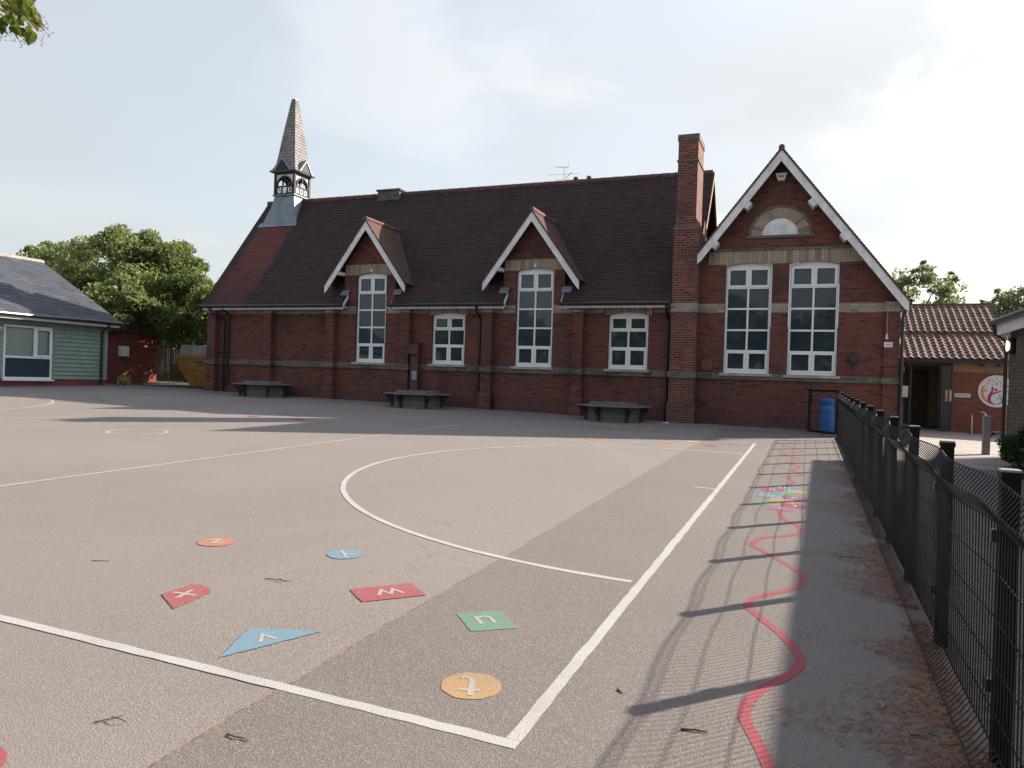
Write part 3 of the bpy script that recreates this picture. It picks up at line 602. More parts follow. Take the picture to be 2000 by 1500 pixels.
# buff brick band at the eaves, between the openings
mb = MB(); x = -21.62
cuts = sorted([(WIN['dw1'][0], WIN['dw1'][1]), (WIN['dw2'][0], WIN['dw2'][1]), (WIN['sw1'][0]-.16, WIN['sw1'][1]+.16), (WIN['sw2'][0]-.16, WIN['sw2'][1]+.16), (-3.95, -3.16), WIN['gw1'][:2], WIN['gw2'][:2], (-19.25, -18.91), (-16.46, -16.1), (-13.33, -12.98), (-10.2, -9.85), (-7.03, -6.7), (1.9, 2.3)])
for a, b in cuts:
    if a-x > .01: mb = MB(); mb.box(x, a, YF-.012, YF-.002, 3.73, 4.0); mb.build('buff_band', MT['buff'], SCH)
    x = max(x, b)
# arches
def arch_piece(mb, x0, x1, zs, rise, ztop, y0, y1, ext):
    k = 12; xs = [x0+(x1-x0)*i/k for i in range(k+1)]; zc = lambda x: zs+rise*(1-((x-(x0+x1)/2)/((x1-x0)/2))**2)
    for i in range(k): mb.prism([(xs[i], y0, zc(xs[i])), (xs[i+1], y0, zc(xs[i+1])), (xs[i+1], y0, ztop), (xs[i], y0, ztop)], (0, y1-y0, 0))
    if ext > 0:
        mb.prism([(x0-ext, y0, ztop), (x0-ext*.55, y0, zs), (x0, y0, zs), (x0, y0, ztop)], (0, y1-y0, 0)); mb.prism([(x1, y0, ztop), (x1, y0, zs), (x1+ext*.55, y0, zs), (x1+ext, y0, ztop)], (0, y1-y0, 0))
for k in ('sw1', 'sw2'):
    w = WIN[k]; mb = MB(); arch_piece(mb, w[0], w[1], w[3]-.09, .085, 3.985, YF-.016, YF+.06, .16); mb.build('window_arch', MT['voussoir'], SCH)
for k, xc in (('dw1', D1), ('dw2', D2)):
    w = WIN[k]; mb = MB(); arch_piece(mb, w[0], w[1], w[3]-.09, .085, 5.5, YF-.016, YF+.06, 0)
    mb.box(xc-1.03, w[0], YF-.016, YF-.001, w[3]-.08, 5.5); mb.box(w[1], xc+1.03, YF-.016, YF-.001, w[3]-.08, 5.5)
    mb.build('window_arch', MT['voussoir'], SCH)
    m2 = MB(); m2.box((w[0]+w[1])/2-.03, (w[0]+w[1])/2+.03, YF-.035, YF-.017, w[3]+.02, w[3]+.14); m2.build('keystone', MT['oldwhite'], SCH)
mb = MB(); w1, w2_ = WIN['gw1'], WIN['gw2']
for w in (w1, w2_): arch_piece(mb, w[0], w[1], w[3]-.09, .085, 5.55, YF-.016, YF+.06, 0)
mb.box(-2.9, w1[0], YF-.016, YF-.001, 5.16, 5.55); mb.box(w1[1], w2_[0], YF-.016, YF-.001, 5.16, 5.55)
mb.prism([(w2_[1], YF-.016, 5.16), (1.4, YF-.016, 5.16), (1.14, YF-.016, 5.55), (w2_[1], YF-.016, 5.55)], (0, .015, 0))
mb.build('window_arch', MT['voussoir'], SCH)
mb = MB(); mb.box(-2.75, 1.1, YF-.05, YF-.001, 5.551, 5.62); mb.build('label_moulding', MT['grime'], SCH)
# blind half-round window in the gable
LC, LZ0 = -0.915, 5.985
mb = MB()
for i in range(26):
    a0, a1 = math.pi*i/26, math.pi*(i+1)/26
    P = lambda a, r_: (LC+r_*math.cos(a), YF-.018, LZ0+r_*math.sin(a))
    mb.poly([P(a0, .49), P(a0, .8), P(a1, .8), P(a1, .49)][::-1], [(q*.66, 1+w) for q, w in ((a1, .49), (a1, .8), (a0, .8), (a0, .49))])
    mb.prism([tuple(Vector(P(q, w))+Vector((0, .0015, 0))) for q, w in ((a0, .49), (a0, .8), (a1, .8), (a1, .49))], (0, .0145, 0))
LUN = mb.build('blind_arch', MT['voussoir'], SCH)
mb = MB()
for i in range(26):
    a0, a1 = math.pi*i/26, math.pi*(i+1)/26
    P = lambda a, r_: (LC+r_*math.cos(a), YF-.04, LZ0+r_*math.sin(a))
    mb.prism([P(a0, .801), P(a0, .875), P(a1, .875), P(a1, .801)], (0, .038, 0))
mb.box(LC-.95, LC+.95, YF-.045, YF-.001, LZ0-.075, LZ0-.001); mb.build('arch_hood', MT['grime'], LUN)
mb = MB(); mb.poly([(LC+.489*math.cos(math.pi*i/24), YF-.006, LZ0+.489*math.sin(math.pi*i/24)) for i in range(25)][::-1]); mb.build('arch_panel', MT['oldwhite'], LUN)
# windows
def window(key, rows, casements, parent=SCH, rise=0.085, glass='glass', lightrows=()):
    x0, x1, z0, z1 = WIN[key]; g = .012; x0 += g; x1 -= g; z0 += .02
    zt = z1-rise-.005; fr = .065; mu = .055; ya, yb = YF+.09, YF+.16
    cuts = [z0+(zt-z0)*c for c in rows]; mb = MB(); holes = []
    xm = (x0+x1)/2
    for i in range(len(cuts)-1):
        za = cuts[i]+(fr if i == 0 else mu/2); zb = cuts[i+1]-(fr if i == len(cuts)-2 else mu/2)
        for xa, xb in ((x0+fr, xm-mu/2), (xm+mu/2, x1-fr)): holes.append((xa, xb, za, zb, i))
    grid_wall(mb, x0, x1, z0, zt, [h[:4] for h in holes], ya, yb)
    k = 10; xs = [x0+(x1-x0)*i/k for i in range(k+1)]; zc = lambda x: z1-rise-.004+(rise)*(1-((x-xm)/((x1-x0)/2))**2)
    for i in range(k):
        if zc(xs[i])-zt > .002 or zc(xs[i+1])-zt > .002: mb.prism([(xs[i], ya, zt+.0005), (xs[i+1], ya, zt+.0005), (xs[i+1], ya, zc(xs[i+1])+.001), (xs[i], ya, zc(xs[i])+.001)], (0, .06, 0))
    for h in holes:
        if h[4] in casements: grid_wall(mb, h[0]-.012, h[1]+.012, h[2]-.012, h[3]+.012, [(h[0]+.05, h[1]-.05, h[2]+.05, h[3]-.05)], ya-.014, ya-.001)
    wo = mb.build('window', MT['upvc'], parent)
    for h in holes:
        c = .045 if h[4] in casements else 0
        p = MB(); p.poly([(h[0], ya+.03, h[2]), (h[1], ya+.03, h[2]), (h[1], ya+.03, h[3]), (h[0], ya+.03, h[3])]); p.build('pane', MT['glass2' if h[4] in lightrows else glass], wo)
        if c:
            q = MB(); grid_wall(q, h[0], h[1], h[2], h[3], [(h[0]+.05, h[1]-.05, h[2]+.05, h[3]-.05)], ya+.012, ya+.028); q.build('casement', MT['upvc'], wo)
    s = MB(); s.box(x0-.1, x1+.1, YF-.09, YF+.09, z0-.1, z0-.022); s.build('sill', MT['stone'], wo)
    s = MB(); s.box(x0+.0, x1-.0, YF+.03, YF+.1, z0-.02, z0-.001); s.build('cill_board', MT['upvc'], wo)
R5 = (0, .205, .4, .6, .797, 1); R3 = (0, .385, .71, 1)
window('dw1', R5, (0, 4), lightrows=(3, 4)); window('dw2', R5, (0, 4), lightrows=(2, 3, 4)); window('gw1', R5, (0, 4)); window('gw2', R5, (0, 4), lightrows=(4,))
window('sw1', R3, (0, 2)); window('sw2', R3, (0, 2))
# main roof
EY, EZ, RY, RZ = 22.5, 4.03, 26.2, 8.88
SK = (RZ-EZ)/(RY-EY); SL = math.hypot(RY-EY, RZ-EZ)
gaps = [(D1-.9, D1+1.13), (D2-.92, D2+1.1)]
def mspan(v):
    if v < 1.3: return [(-22.19, gaps[0][0]), (gaps[0][1], gaps[1][0]), (gaps[1][1], -3.93)]
    if v < 3.6: return [(-22.19, -15.0), (-15.0, -9.0), (-9.0, -3.3)]
    return [(-22.19, -15.0), (-15.0, -9.0), (-9.0, -3.24)]
mb = MB(); slope(mb, (0, EY, EZ), (1, 0, 0), (0, RY-EY, RZ-EZ), SL, mspan, 0.1, .015, .003)
slope(mb, (0, 29.9, EZ), (-1, 0, 0), (0, -(RY-EY), RZ-EZ), SL, lambda v: [(3.24, 22.19)], 0.2, .015)
mb.prism([(-22.19, EY, EZ-.02), (-22.19, RY, RZ-.02), (-22.19, 29.9, EZ-.02), (-22.19, 29.8, EZ-.09), (-22.19, RY, RZ-.13), (-22.19, EY+.05, EZ-.07)], (.18, 0, 0))
ROOF = mb.build('roof', MT['tile'], SCH)
mb = MB()
for i in range(43):
    x = -22.19+i*.44; mb.tube([(x, RY, RZ-.03), (min(x+.43, -3.24), RY, RZ-.03)], [.115, .105], 10)
mb.build('ridge_tiles', MT['ridge'], ROOF)
# wing roof over the gable
mb = MB(); gl = GH*math.hypot(1, GK)
slope(mb, (GXC+GH, 0, GAP-GK*GH), (0, 1, 0), (-1, 0, GK), gl, lambda v: [(22.44, 33.2)], 0.1, .015, .002)
ll = 2.28
slope(mb, (GXC-ll, 0, GAP-GK*ll), (0, -1, 0), (1, 0, GK), ll*math.hypot(1, GK), lambda v: [(-33.2, -22.44)], 0.1, .015, .002)
for s, e in ((1, GH), (-1, ll)):
    mb.prism([(GXC, 22.44, GAP-.005), (GXC+s*e, 22.44, GAP-GK*e-.005), (GXC+s*e, 22.44, GAP-GK*e-.07), (GXC, 22.44, GAP-.07)], (0, .12, 0))
WR = mb.build('wing_roof', MT['tile2'], SCH)
mb = MB(); mb.tube([(GXC, 22.42, GAP-.02), (GXC, 33.2, GAP-.02)], .085, 10); mb.build('ridge_tiles', MT['ridge'], WR)
def barge(xc, apex, k, hl, hr, vert, y0, y1, footcut):
    mb = MB()
    for s, h in ((-1, hl), (1, hr)):
        a = apex-.075; mb.prism([(xc, y0, a), (xc+s*h, y0, a-k*h), (xc+s*h, y0, a-k*h-vert*footcut), (xc+s*(h-.1), y0, a-k*(h-.1)-vert), (xc, y0, a-vert)], (0, y1-y0, 0))
    return mb
barge(GXC, GAP, GK, ll-.02, GH-.03, .32, 22.47, 22.52, .85).build('bargeboard', MT['oldwhite'], SCH)
for x, z in ((-1.83, 6.83), (-0.05, 6.8), (-2.72, 5.72), (0.8, 5.82)):
    mb = MB(); s = 1 if x > GXC else -1; ax = Vector((s, 0, -GK)).normalized(); mb.obox((x, 22.68, z), ax, (0, 1, 0), ax.cross(Vector((0, 1, 0))), .11, .2, .085); mb.build('purlin_end', MT['oldwhite'], SCH)
# soffit under the wing verge
mb = MB()
for s, e in ((1, GH-.1), (-1, ll)):
    mb.poly([(GXC, 22.5, GAP-.09), (GXC, 22.9, GAP-.09), (GXC+s*e, 22.9, GAP-GK*e-.09), (GXC+s*e, 22.5, GAP-GK*e-.09)])
mb.build('soffit', MT['timber'], SCH)
# dormers
for xc, nm in ((D1, 'a'), (D2, 'b')):
    mb = MB(); dl = DH*math.hypot(1, DK); c = 1/math.hypot(1, DK)
    yb = lambda v: EY+((DAP-DK*DH+v*DK*c)-EZ)/SK+.12
    slope(mb, (xc+DH, 0, DAP-DK*DH), (0, 1, 0), (-1, 0, DK), dl, lambda v: [(22.46, yb(v))], .1, .015, .002)
    slope(mb, (xc-DH, 0, DAP-DK*DH), (0, -1, 0), (1, 0, DK), dl, lambda v: [(-yb(v), -22.46)], .1, .015, .002)
    for s in (1, -1): mb.prism([(xc, 22.46, DAP-.005), (xc+s*DH, 22.46, DAP-DK*DH-.005), (xc+s*DH, 22.46, DAP-DK*DH-.06), (xc, 22.46, DAP-.06)], (0, .1, 0))
    dr = mb.build('dormer_roof', MT['tile2'], SCH)
    mb = MB(); mb.tube([(xc, 22.45, DAP+.01), (xc, 22.5+(DAP-EZ)/SK+.1, DAP+.01)], .085, 8); mb.build('ridge_tiles', MT['ridge'], dr)
    barge(xc, DAP, DK, DH-.02, DH-.02, .3, 22.49, 22.535, .9).build('bargeboard', MT['oldwhite'], dr)
    mb = MB(); mb.box(xc-1.2, xc-1.06, 22.55, 22.9, 5.1, 5.22); mb.build('purlin_end', MT['oldwhite'], dr)
    mb = MB(); mb.tube([(xc+DH-.06, 22.6, DAP-DK*DH-.03), (xc+DH+.02, 23.15, DAP-DK*DH-.03)], .05, 8); mb.build('gutter', MT['black'], dr)
    mb = MB()
    for sx in (-1, 1):
        gx = xc+(-.9 if sx < 0 else 1.13) if nm == 'a' else xc+(-.92 if sx < 0 else 1.1)
        xa, xb = sorted((gx+sx*.24, gx-sx*.08))
        p0 = Vector((0, EY, EZ)); S = Vector((0, RY-EY, RZ-EZ)).normalized(); n = Vector((1, 0, 0)).cross(S)
        q = lambda x, v: Vector((x, 0, 0))+p0+S*v+n*.022
        mb.prism([q(xa, .42), q(xb, .42), q(xb, .68), q(xa, .68)], n*.012)
    mb.build('lead_flashing', MT['lead'], dr)
# main roof right hand gable end
mb = MB()
for y0, y1, z0, z1 in ((RY, 23.5, RZ-.02, RZ-SK*2.7), (RY, 29.7, RZ-.02, RZ-SK*3.5)):
    mb.prism([(-3.26, y0, z0-.03), (-3.26, y1, z1-.03), (-3.26, y1, z1-.25), (-3.26, y0, z0-.25)], (.04, 0, 0))
mb.build('bargeboard', MT['tan'], ROOF)
# gutters, fascia, drainpipes
mb = MB(); fs = MB()
for a, b in ((-22.25, gaps[0][0]+.06), (gaps[0][1]-.06, gaps[1][0]+.06), (gaps[1][1]-.06, -3.95)):
    mb.tube([(a, 22.43, 3.985), (b, 22.43, 3.985)], .06, 10); fs.box(a+.12, b-.04, 22.5, 22.53, 3.86, 3.96); fs.box(a+.12, b-.04, 22.532, YF-.02, 3.93, 3.96)
for gx, s in ((gaps[0][0], 1), (gaps[1][0], 1), (gaps[0][1], -1), (gaps[1][1], -1)):
    fs.prism([(gx+s*.01, 22.5, 3.84), (gx+s*.01, 22.5, 3.99), (gx+s*.01, 22.88, 4.46), (gx+s*.01, 22.88, 4.3)], (s*.03, 0, 0))
mb.build('gutter', MT['black'], ROOF); fs.build('fascia', MT['oldwhite'], ROOF)
def pipe(pts, rad=.04, parent=SCH, mat='black', clips=True):
    mb = MB(); mb.tube(pts, rad, 8)
    if clips:
        z = pts[-1][2]+.5
        while z < pts[-2][2]: mb.tube([(pts[-1][0], pts[-1][1], z), (pts[-1][0], pts[-1][1], z+.06)], rad*1.35, 8); z += 1.3
    return mb.build('drainpipe', MT[mat], parent)
pipe([(-4.03, 22.43, 3.93), (-4.03, 22.5, 3.75), (-4.03, 22.78, 3.5), (-4.03, 22.78, .42)], .05)
pipe([(-10.33, 22.43, 3.93), (-10.33, 22.5, 3.78), (-10.33, 22.8, 3.55), (-10.33, 22.8, 1.0)], .04)
pipe([(-21.75, 22.43, 3.93), (-21.6, 22.5, 3.75), (-21.3, 22.8, 3.5), (-21.3, 22.8, .75)], .045)
pipe([(-21.1, 22.5, 3.9), (-21.1, 22.8, 3.7), (-21.1, 22.8, 1.1), (-21.25, 22.7, .8)], .045)
pipe([(2.5, 22.55, 3.98), (2.42, 22.6, 3.86), (2.33, 22.72, 3.6), (2.33, 22.72, .3)], .04)
pipe([(-9.78, 22.84, 1.05), (-9.78, 22.84, .55)], .03, clips=False)
pipe([(-4.12, 22.6, 1.02), (-4.28, 22.5, .45)], .025, clips=False)
mb = MB(); mb.tube([(2.48, 22.5, 4.0), (2.48, 33, 4.0)], .06, 8); mb.build('gutter', MT['black'], WR)
# chimney stack
mb = MB(); mb.box(-3.93, -3.17, 22.6, 24.0, -.3, 6.22); mb.box(-3.96, -3.14, 22.55, 22.599, -.3, 1.02)
mb.prism([(-3.93, 22.6, 6.22), (-3.93, 22.6, 6.3), (-3.93, 22.72, 6.42), (-3.93, 22.72, 6.22)], (.76, 0, 0))
mb.box(-3.88, -3.29, 22.66, 23.86, 6.2, 8.9)
CH = mb.build('chimney', MT['chimbrick'], SCH)
mb = MB(); mb.box(-3.91, -3.26, 22.63, 23.89, 8.27, 8.32); mb.box(-3.905, -3.265, 22.635, 23.885, 8.9, 9.08); mb.build('chimney_cap', MT['grime'], CH)
mb = MB(); mb.box(-3.945, -3.155, 22.588, 24.01, 3.73, 4.0); mb.build('buff_band', MT['buff'], CH)
mb = MB(); mb.box(-3.95, -3.15, 22.58, 22.8, 6.2, 6.27); mb.build('shoulder_course', MT['grime'], CH)
mb = MB(); mb.box(-16.5, -15.5, 25.95, 26.5, 8.6, 8.99); mb.box(-16.56, -15.44, 25.9, 26.55, 8.991, 9.05); mb.lathe((-15.8, 26.2, 9.05), [(.1, 0), (.08, .06)]); mb.build('chimney', MT['grime'], SCH)
for x in (-8.2, -7.7): 
    mb = MB(); mb.lathe((x, 26.22, 8.9), [(.1, 0), (.1, .1), (.07, .16)], 10); mb.build('ridge_vent', MT['ridge'], ROOF)
# bell turret
TX, TY = -20.88, 26.1
TUR = MB()
hb = .485
def ring4(h, z): return [(TX-h, TY-h, z), (TX+h, TY-h, z), (TX+h, TY+h, z), (TX-h, TY+h, z)]
top = ring4(.5, 9.0); bot = [(TX-.93, 25.33, 7.7), (TX+.86, 25.33, 7.7), (TX+.86, 26.87, 7.7), (TX-.93, 26.87, 7.7)]; mid = [(TX-.62, 25.52, 8.5), (TX+.6, 25.52, 8.5), (TX+.6, 26.68, 8.5), (TX-.62, 26.68, 8.5)]
for A, B in ((bot, mid), (mid, top)):
    for i in range(4): TUR.poly([A[i], A[(i+1) % 4], B[(i+1) % 4], B[i]])
TUR.box(TX-.57, TX+.57, TY-.57, TY+.57, 9.0, 9.05)
n = Vector((0, -SK, 1)).normalized(); S = Vector((0, 1, SK)).normalized()
a = Vector((TX-1.05, 25.22, EZ+SK*(25.22-EY)))+n*.02; TUR.prism([a, a+Vector((2.02, 0, 0)), a+Vector((1.92, 0, 0))+S*.25, a+Vector((.08, 0, 0))+S*.25], n*.015)
TB = TUR.build('bell_turret', MT['lead'], SCH)
for i in range(10):
    pass
fr = MB(); pn = MB(); ar = MB()
for sx in (-1, 1):
    for sy in (-1, 1): fr.box(TX+sx*hb-.05, TX+sx*hb+.05, TY+sy*hb-.05, TY+sy*hb+.05, 9.051, 10.04)
def face(d):        # maps (s,out,z) on the four sides
    c, s_ = [(1, 0), (0, 1), (-1, 0), (0, -1)][d]
    return lambda a, o, z: (TX+c*a+s_*o, TY+s_*a-c*o, z)
for d in range(4):
    F = face(d)
    def fbox(mb, a0, a1, o0, o1, z0, z1):
        p = [F(a0, o0, z0), F(a1, o0, z0), F(a1, o0, z1), F(a0, o0, z1)]; dd = Vector(F(0, o1, 0))-Vector(F(0, o0, 0)); mb.prism(p, dd)
    fbox(fr, -.434, .434, .47, .51, 9.9, 10.03); fbox(fr, -.434, .434, .47, .51, 9.36, 9.43); fbox(fr, -.434, .434, .47, .515, 9.052, 9.12)
    for a0, a1 in ((-.434, -.37), (-.17, -.1), (.1, .17), (.37, .434)): fbox(fr, a0, a1, .47, .505, 9.121, 9.359)
    for a0 in (-.37, -.1, .17):       # white quatrefoil panels with a round hole
        for k in range(12):
            t0, t1 = 2*math.pi*k/12, 2*math.pi*(k+1)/12; cx, cz = a0+.1, 9.24
            sq = lambda t: min(1/abs(math.cos(t)) if abs(math.cos(t)) > 1e-6 else 9, 1/abs(math.sin(t)) if abs(math.sin(t)) > 1e-6 else 9)*.099
            pn.prism([F(cx+.06*math.cos(t0), .48, cz+.06*math.sin(t0)), F(cx+sq(t0)*math.cos(t0), .48, cz+sq(t0)*math.sin(t0)), F(cx+sq(t1)*math.cos(t1), .48, cz+sq(t1)*math.sin(t1)), F(cx+.06*math.cos(t1), .48, cz+.06*math.sin(t1))], Vector(F(0, .495, 0))-Vector(F(0, .48, 0)))
    k = 14
    for i in range(k):
        t0, t1 = math.pi*i/k, math.pi*(i+1)/k
        P = lambda t, q: (q*.4*math.cos(t), 9.431+q*.42*math.sin(t))
        (x0, z0), (x1, z1) = P(t0, 1), P(t1, 1)
        pn.prism([F(x0, .478, z0), F(x0 if i else .434, .478, 9.899), F(x1 if i < k-1 else -.434, .478, 9.899), F(x1, .478, z1)], Vector(F(0, .492, 0))-Vector(F(0, .478, 0)))
        (a0, b0), (a1, b1) = P(t0, .86), P(t1, .86)
        fr.prism([F(a0, .47, b0), F(x0, .47, z0), F(x1, .47, z1), F(a1, .47, b1)], Vector(F(0, .474, 0))-Vector(F(0, .40, 0)))
    fr.prism([F(-.025, .47, 9.6), F(.025, .47, 9.6), F(.025, .47, 9.86), F(-.025, .47, 9.86)], Vector(F(0, .5, 0))-Vector(F(0, .44, 0)))
fr.build('belfry_frame', MT['timber'], TB); pn.build('belfry_panel', MT['white'], TB)
mb = MB(); mb.lathe((TX, TY, 9.45), [(.17, 0), (.14, .08), (.1, .2), (.05, .26)], 14); mb.tube([(TX-.4, TY, 9.75), (TX+.4, TY, 9.75)], .03, 6); mb.build('bell', MT['timber'], TB)
prof = [(10.03, .67), (10.14, .585), (10.27, .52), (10.42, .475), (10.75, .425), (11.6, .32), (12.5, .195), (13.2, .095)]
def ph(z):
    for (z0, h0), (z1, h1) in zip(prof[:-1], prof[1:]):
        if z <= z1: return h0+(h1-h0)*(z-z0)/(z1-z0)
    return prof[-1][1]
mb = MB(); z = 10.03
while z < 13.19:
    zn = min(z+.13, 13.2); h0, h1 = ph(z)+.014, ph(zn)
    for d in range(4):
        F = face(d); sp = random.uniform(-.4, .4)
        mb.poly([F(-h0, h0, z), F(h0, h0, z), F(h1, h1, zn), F(-h1, h1, zn)], [(-h0+sp, z-10.03), (h0+sp, z-10.03), (h1+sp, zn-10.03), (-h1+sp, zn-10.03)])
        hh = ph(z); mb.poly([F(-hh, hh, z), F(hh, hh, z), F(h0, h0, z), F(-h0, h0, z)], [(0, 0), (.1, 0), (.1, .003), (0, .003)])
    z = zn
mb.box(TX-.67, TX+.67, TY-.67, TY+.67, 10.0, 10.03); SP = mb.build('spire', MT['shingle'], TB)
mb = MB(); mb.box(TX-.1, TX+.1, TY-.1, TY+.1, 13.2, 13.24); mb.build('spire_cap', MT['lead'], SP)
gl_ = MB(); gt = MB()
for d in range(4):
    F = face(d)
    gt.prism([F(-.34, .69, 10.045), F(.34, .69, 10.045), F(0, .69, 10.47)], Vector(F(0, .25, 0))-Vector(F(0, .69, 0)))
    for s in (-1, 1):
        gl_.prism([F(s*.46, .72, 10.02), F(0, .72, 10.58), F(0, .72, 10.5), F(s*.38, .72, 10.02)], Vector(F(0, .25, 0))-Vector(F(0, .72, 0)))
gt.build('gablet', MT['timber'], SP); gl_.build('gablet_flashing', MT['lead'], SP)

# things fixed to the school
mb = MB(); mb.prism([(-1.09, 22.78, 7.76), (-0.77, 22.78, 7.76), (-0.84, 22.78, 7.55), (-1.02, 22.78, 7.55)], (0, .11, 0))
o = mb.build('alarm_box', MT['paper'], base=(-.93, 22.85, 7.55)); tag(o, 'white tapered alarm box high on the gable wall', 'alarm box')
mb = MB(); mb.box(-1.0, -.86, 22.772, 22.779, 7.63, 7.69); mb.build('badge', mat_plain('badge_red', (0.55, 0.16, 0.13), 0.5), o)
mb = MB(); mb.box(1.03, 1.25, 22.8, YF-.002, 2.4, 2.53); mb.prism([(1.06, 22.8, 2.4), (1.22, 22.8, 2.4), (1.18, 22.8, 2.28), (1.1, 22.8, 2.28)], (0, .098, 0)); mb.tube([(1.14, 22.88, 2.28), (1.14, 22.88, 2.1)], .012, 6)
tag(mb.build('siren_box', MT['alu'], base=(1.14, 22.85, 2.3)), 'dark grey box with a funnel on the brick right of the gable windows', 'wall box')
mb = MB(); mb.tube([(2.18, 22.76, 3.99), (1.99, 22.76, 3.98), (1.96, 22.77, 3.9), (1.95, 22.77, 3.12)], .012, 6); mb.lathe((1.95, 22.77, 2.98), [(.045, 0), (.035, .1), (.012, .16)], 8)
tag(mb.build('bell_pull', MT['steel'], base=(1.95, 22.77, 2.98)), 'thin grey conduit with a small cone hanging at the right gable corner', 'conduit')
mb = MB(); mb.box(1.89, 2.1, 22.775, 22.795, 2.76, 2.9); o = mb.build('wall_sign', MT['paper'], base=(2.0, 22.79, 2.8)); tag(o, 'small white plate below the hanging cone on the gable corner', 'sign')
mb = MB(); mb.box(1.93, 2.06, 22.772, 22.774, 2.8, 2.86); mb.build('sign_text', mat_plain('faint_print', (.5, .5, .52), .6), o)
mb = MB(); mb.box(-2.98, -2.74, YF-.05, YF-.003, 2.02, 2.3); o = mb.build('wall_hatch', mat_plain('hatch_brown', (.12, .055, .04), .7), base=(-2.86, YF, 2.0)); tag(o, 'small brown square hatch beside the chimney breast', 'wall hatch')
mb = MB(); grid_wall(mb, -3.0, -2.72, 2.0, 2.32, [(-2.97, -2.75, 2.03, 2.29)], YF-.062, YF-.051); mb.build('hatch_frame', MT['grime'], o)
mb = MB(); mb.box(-3.02, -2.81, YF-.055, YF-.041, .98, 1.1); tag(mb.build('air_brick', MT['black'], base=(-2.9, YF, 1.0)), 'black air grille low on the wall under the brown hatch', 'air vent')
FL = thing('boiler_flue', (-12.72, 22.7, gz(-12.7, 22.7)), 'brown metal flue duct with a square hood on the wall beside a pilaster', 'flue')
bm = mat_plain('brown_flue_metal', (0.095, 0.04, 0.033), 0.6, var=.25, scale=4)
mb = MB(); mb.box(-12.92, -12.56, 22.58, YF-.003, 2.3, 2.66); mb.prism([(-12.95, 22.54, 2.66), (-12.95, YF-.003, 2.66), (-12.95, YF-.003, 2.74)], (.42, 0, 0)); mb.build('hood', bm, FL)
mb = MB(); mb.box(-12.89, -12.59, 22.68, YF-.003, .4, 2.299); sh = mb.build('duct', bm, FL)
mb = MB(); mb.box(-12.8, -12.62, 22.665, 22.679, 1.42, 1.72); mb.build('access_plate', mat_plain('grey_plate', (.28, .3, .34), .5), FL)
AN = thing('tv_aerial', (-8.65, 26.2, 8.95), 'thin rooftop television aerial on the ridge', 'aerial')
mb = MB(); mb.tube([(-8.65, 26.2, 8.85), (-8.65, 26.2, 9.5)], .018, 6); mb.build('mast', MT['steel'], AN)
mb = MB(); mb.tube([(-9.3, 26.2, 9.2), (-8.1, 26.2, 9.18)], .006, 5); mb.tube([(-9.0, 26.2, 9.0), (-8.4, 26.2, 9.0)], .006, 5); mb.tube([(-8.95, 26.0, 9.42), (-8.5, 26.3, 9.46)], .01, 5); mb.tube([(-8.52, 26.2, 9.45), (-8.5, 26.2, 9.62)], .008, 5)
mb.tube([(-8.6, 26.2, 9.05), (-8.35, 26.2, 9.25)], .012, 5); mb.build('elements', MT['steel'], AN)

# ------------------------------------------------------------------ benches
def hexpts(cx, cy, r_, rot, z): return [(cx+r_*math.cos(rot+i*math.pi/3), cy+r_*math.sin(rot+i*math.pi/3), z) for i in range(6)]
def bench(cx, cy, rot, label):
    z0 = gz(cx, cy-.6)
    b = thing('hexagonal_bench', (cx, cy, z0), label, 'bench', 'hexagonal wooden benches along the school wall')
    A, B, C0_ = hexpts(0, 0, 1.12, rot, 0), hexpts(0, 0, .72, rot, 0), hexpts(0, 0, .76, rot, 0)
    W_ = lambda p, z: (cx+p[0], cy+p[1], z0+z)
    for i in range(6):
        j = (i+1) % 6; mb = MB()
        for q in range(3):       # three boards to each side of the seat
            lo, hi = q/3+.012, (q+1)/3-.012
            L = lambda P_, Q_, t: (P_[0]+(Q_[0]-P_[0])*t, P_[1]+(Q_[1]-P_[1])*t)
            mb.prism([W_(L(A[i], B[i], lo), .43), W_(L(A[j], B[j], lo), .43), W_(L(A[j], B[j], hi), .43), W_(L(A[i], B[i], hi), .43)], (0, 0, .035))
        mb.build('seat', MT['greywood'], b)
        mb = MB()
        P1, P2 = C0_[i], C0_[j]; n_ = Vector((P1[0]+P2[0], P1[1]+P2[1], 0)).normalized()*.03
        for q in range(3): mb.prism([W_(P1, -.06+q*.16), W_(P2, -.06+q*.16), W_((P2[0]-n_.x, P2[1]-n_.y), -.06+q*.16), W_((P1[0]-n_.x, P1[1]-n_.y), -.06+q*.16)], (0, 0, .152))
        mb.build('side_panel', MT['greywood'], b)
        mb = MB(); D_, E_ = hexpts(0, 0, .715, rot, 0), hexpts(0, 0, .67, rot, 0)
        mb.prism([W_(D_[i], .43), W_(D_[j], .43), W_(E_[j], .43), W_(E_[i], .43)], (0, 0, .13)); mb.build('rim_board', MT['greywood'], b)
        mb = MB(); d = Vector((A[i][0], A[i][1], 0)).normalized(); s = Vector((-d.y, d.x, 0))*.04; p = lambda rr, z: Vector(W_((d.x*rr, d.y*rr), z))
        mb.prism([p(.775, -.05)-s, p(.85, -.05)-s, p(.86, .15)-s, p(1.04, .36)-s, p(1.04, .428)-s, p(.775, .428)-s], s*2); mb.build('leg', MT['timber'], b)
    mb = MB(); mb.poly([W_(p, .42) for p in hexpts(0, 0, .665, rot, 0)]); mb.build('soil', MT['soil'], b)
bench(-18.4, 21.7, R(22), 'hexagonal grey wood bench at the left end of the school wall')
bench(-11.92, 21.5, R(20), 'hexagonal grey wood bench in front of the brown flue')
bench(-5.35, 21.6, R(12), 'hexagonal grey wood bench under the small window nearest the chimney')
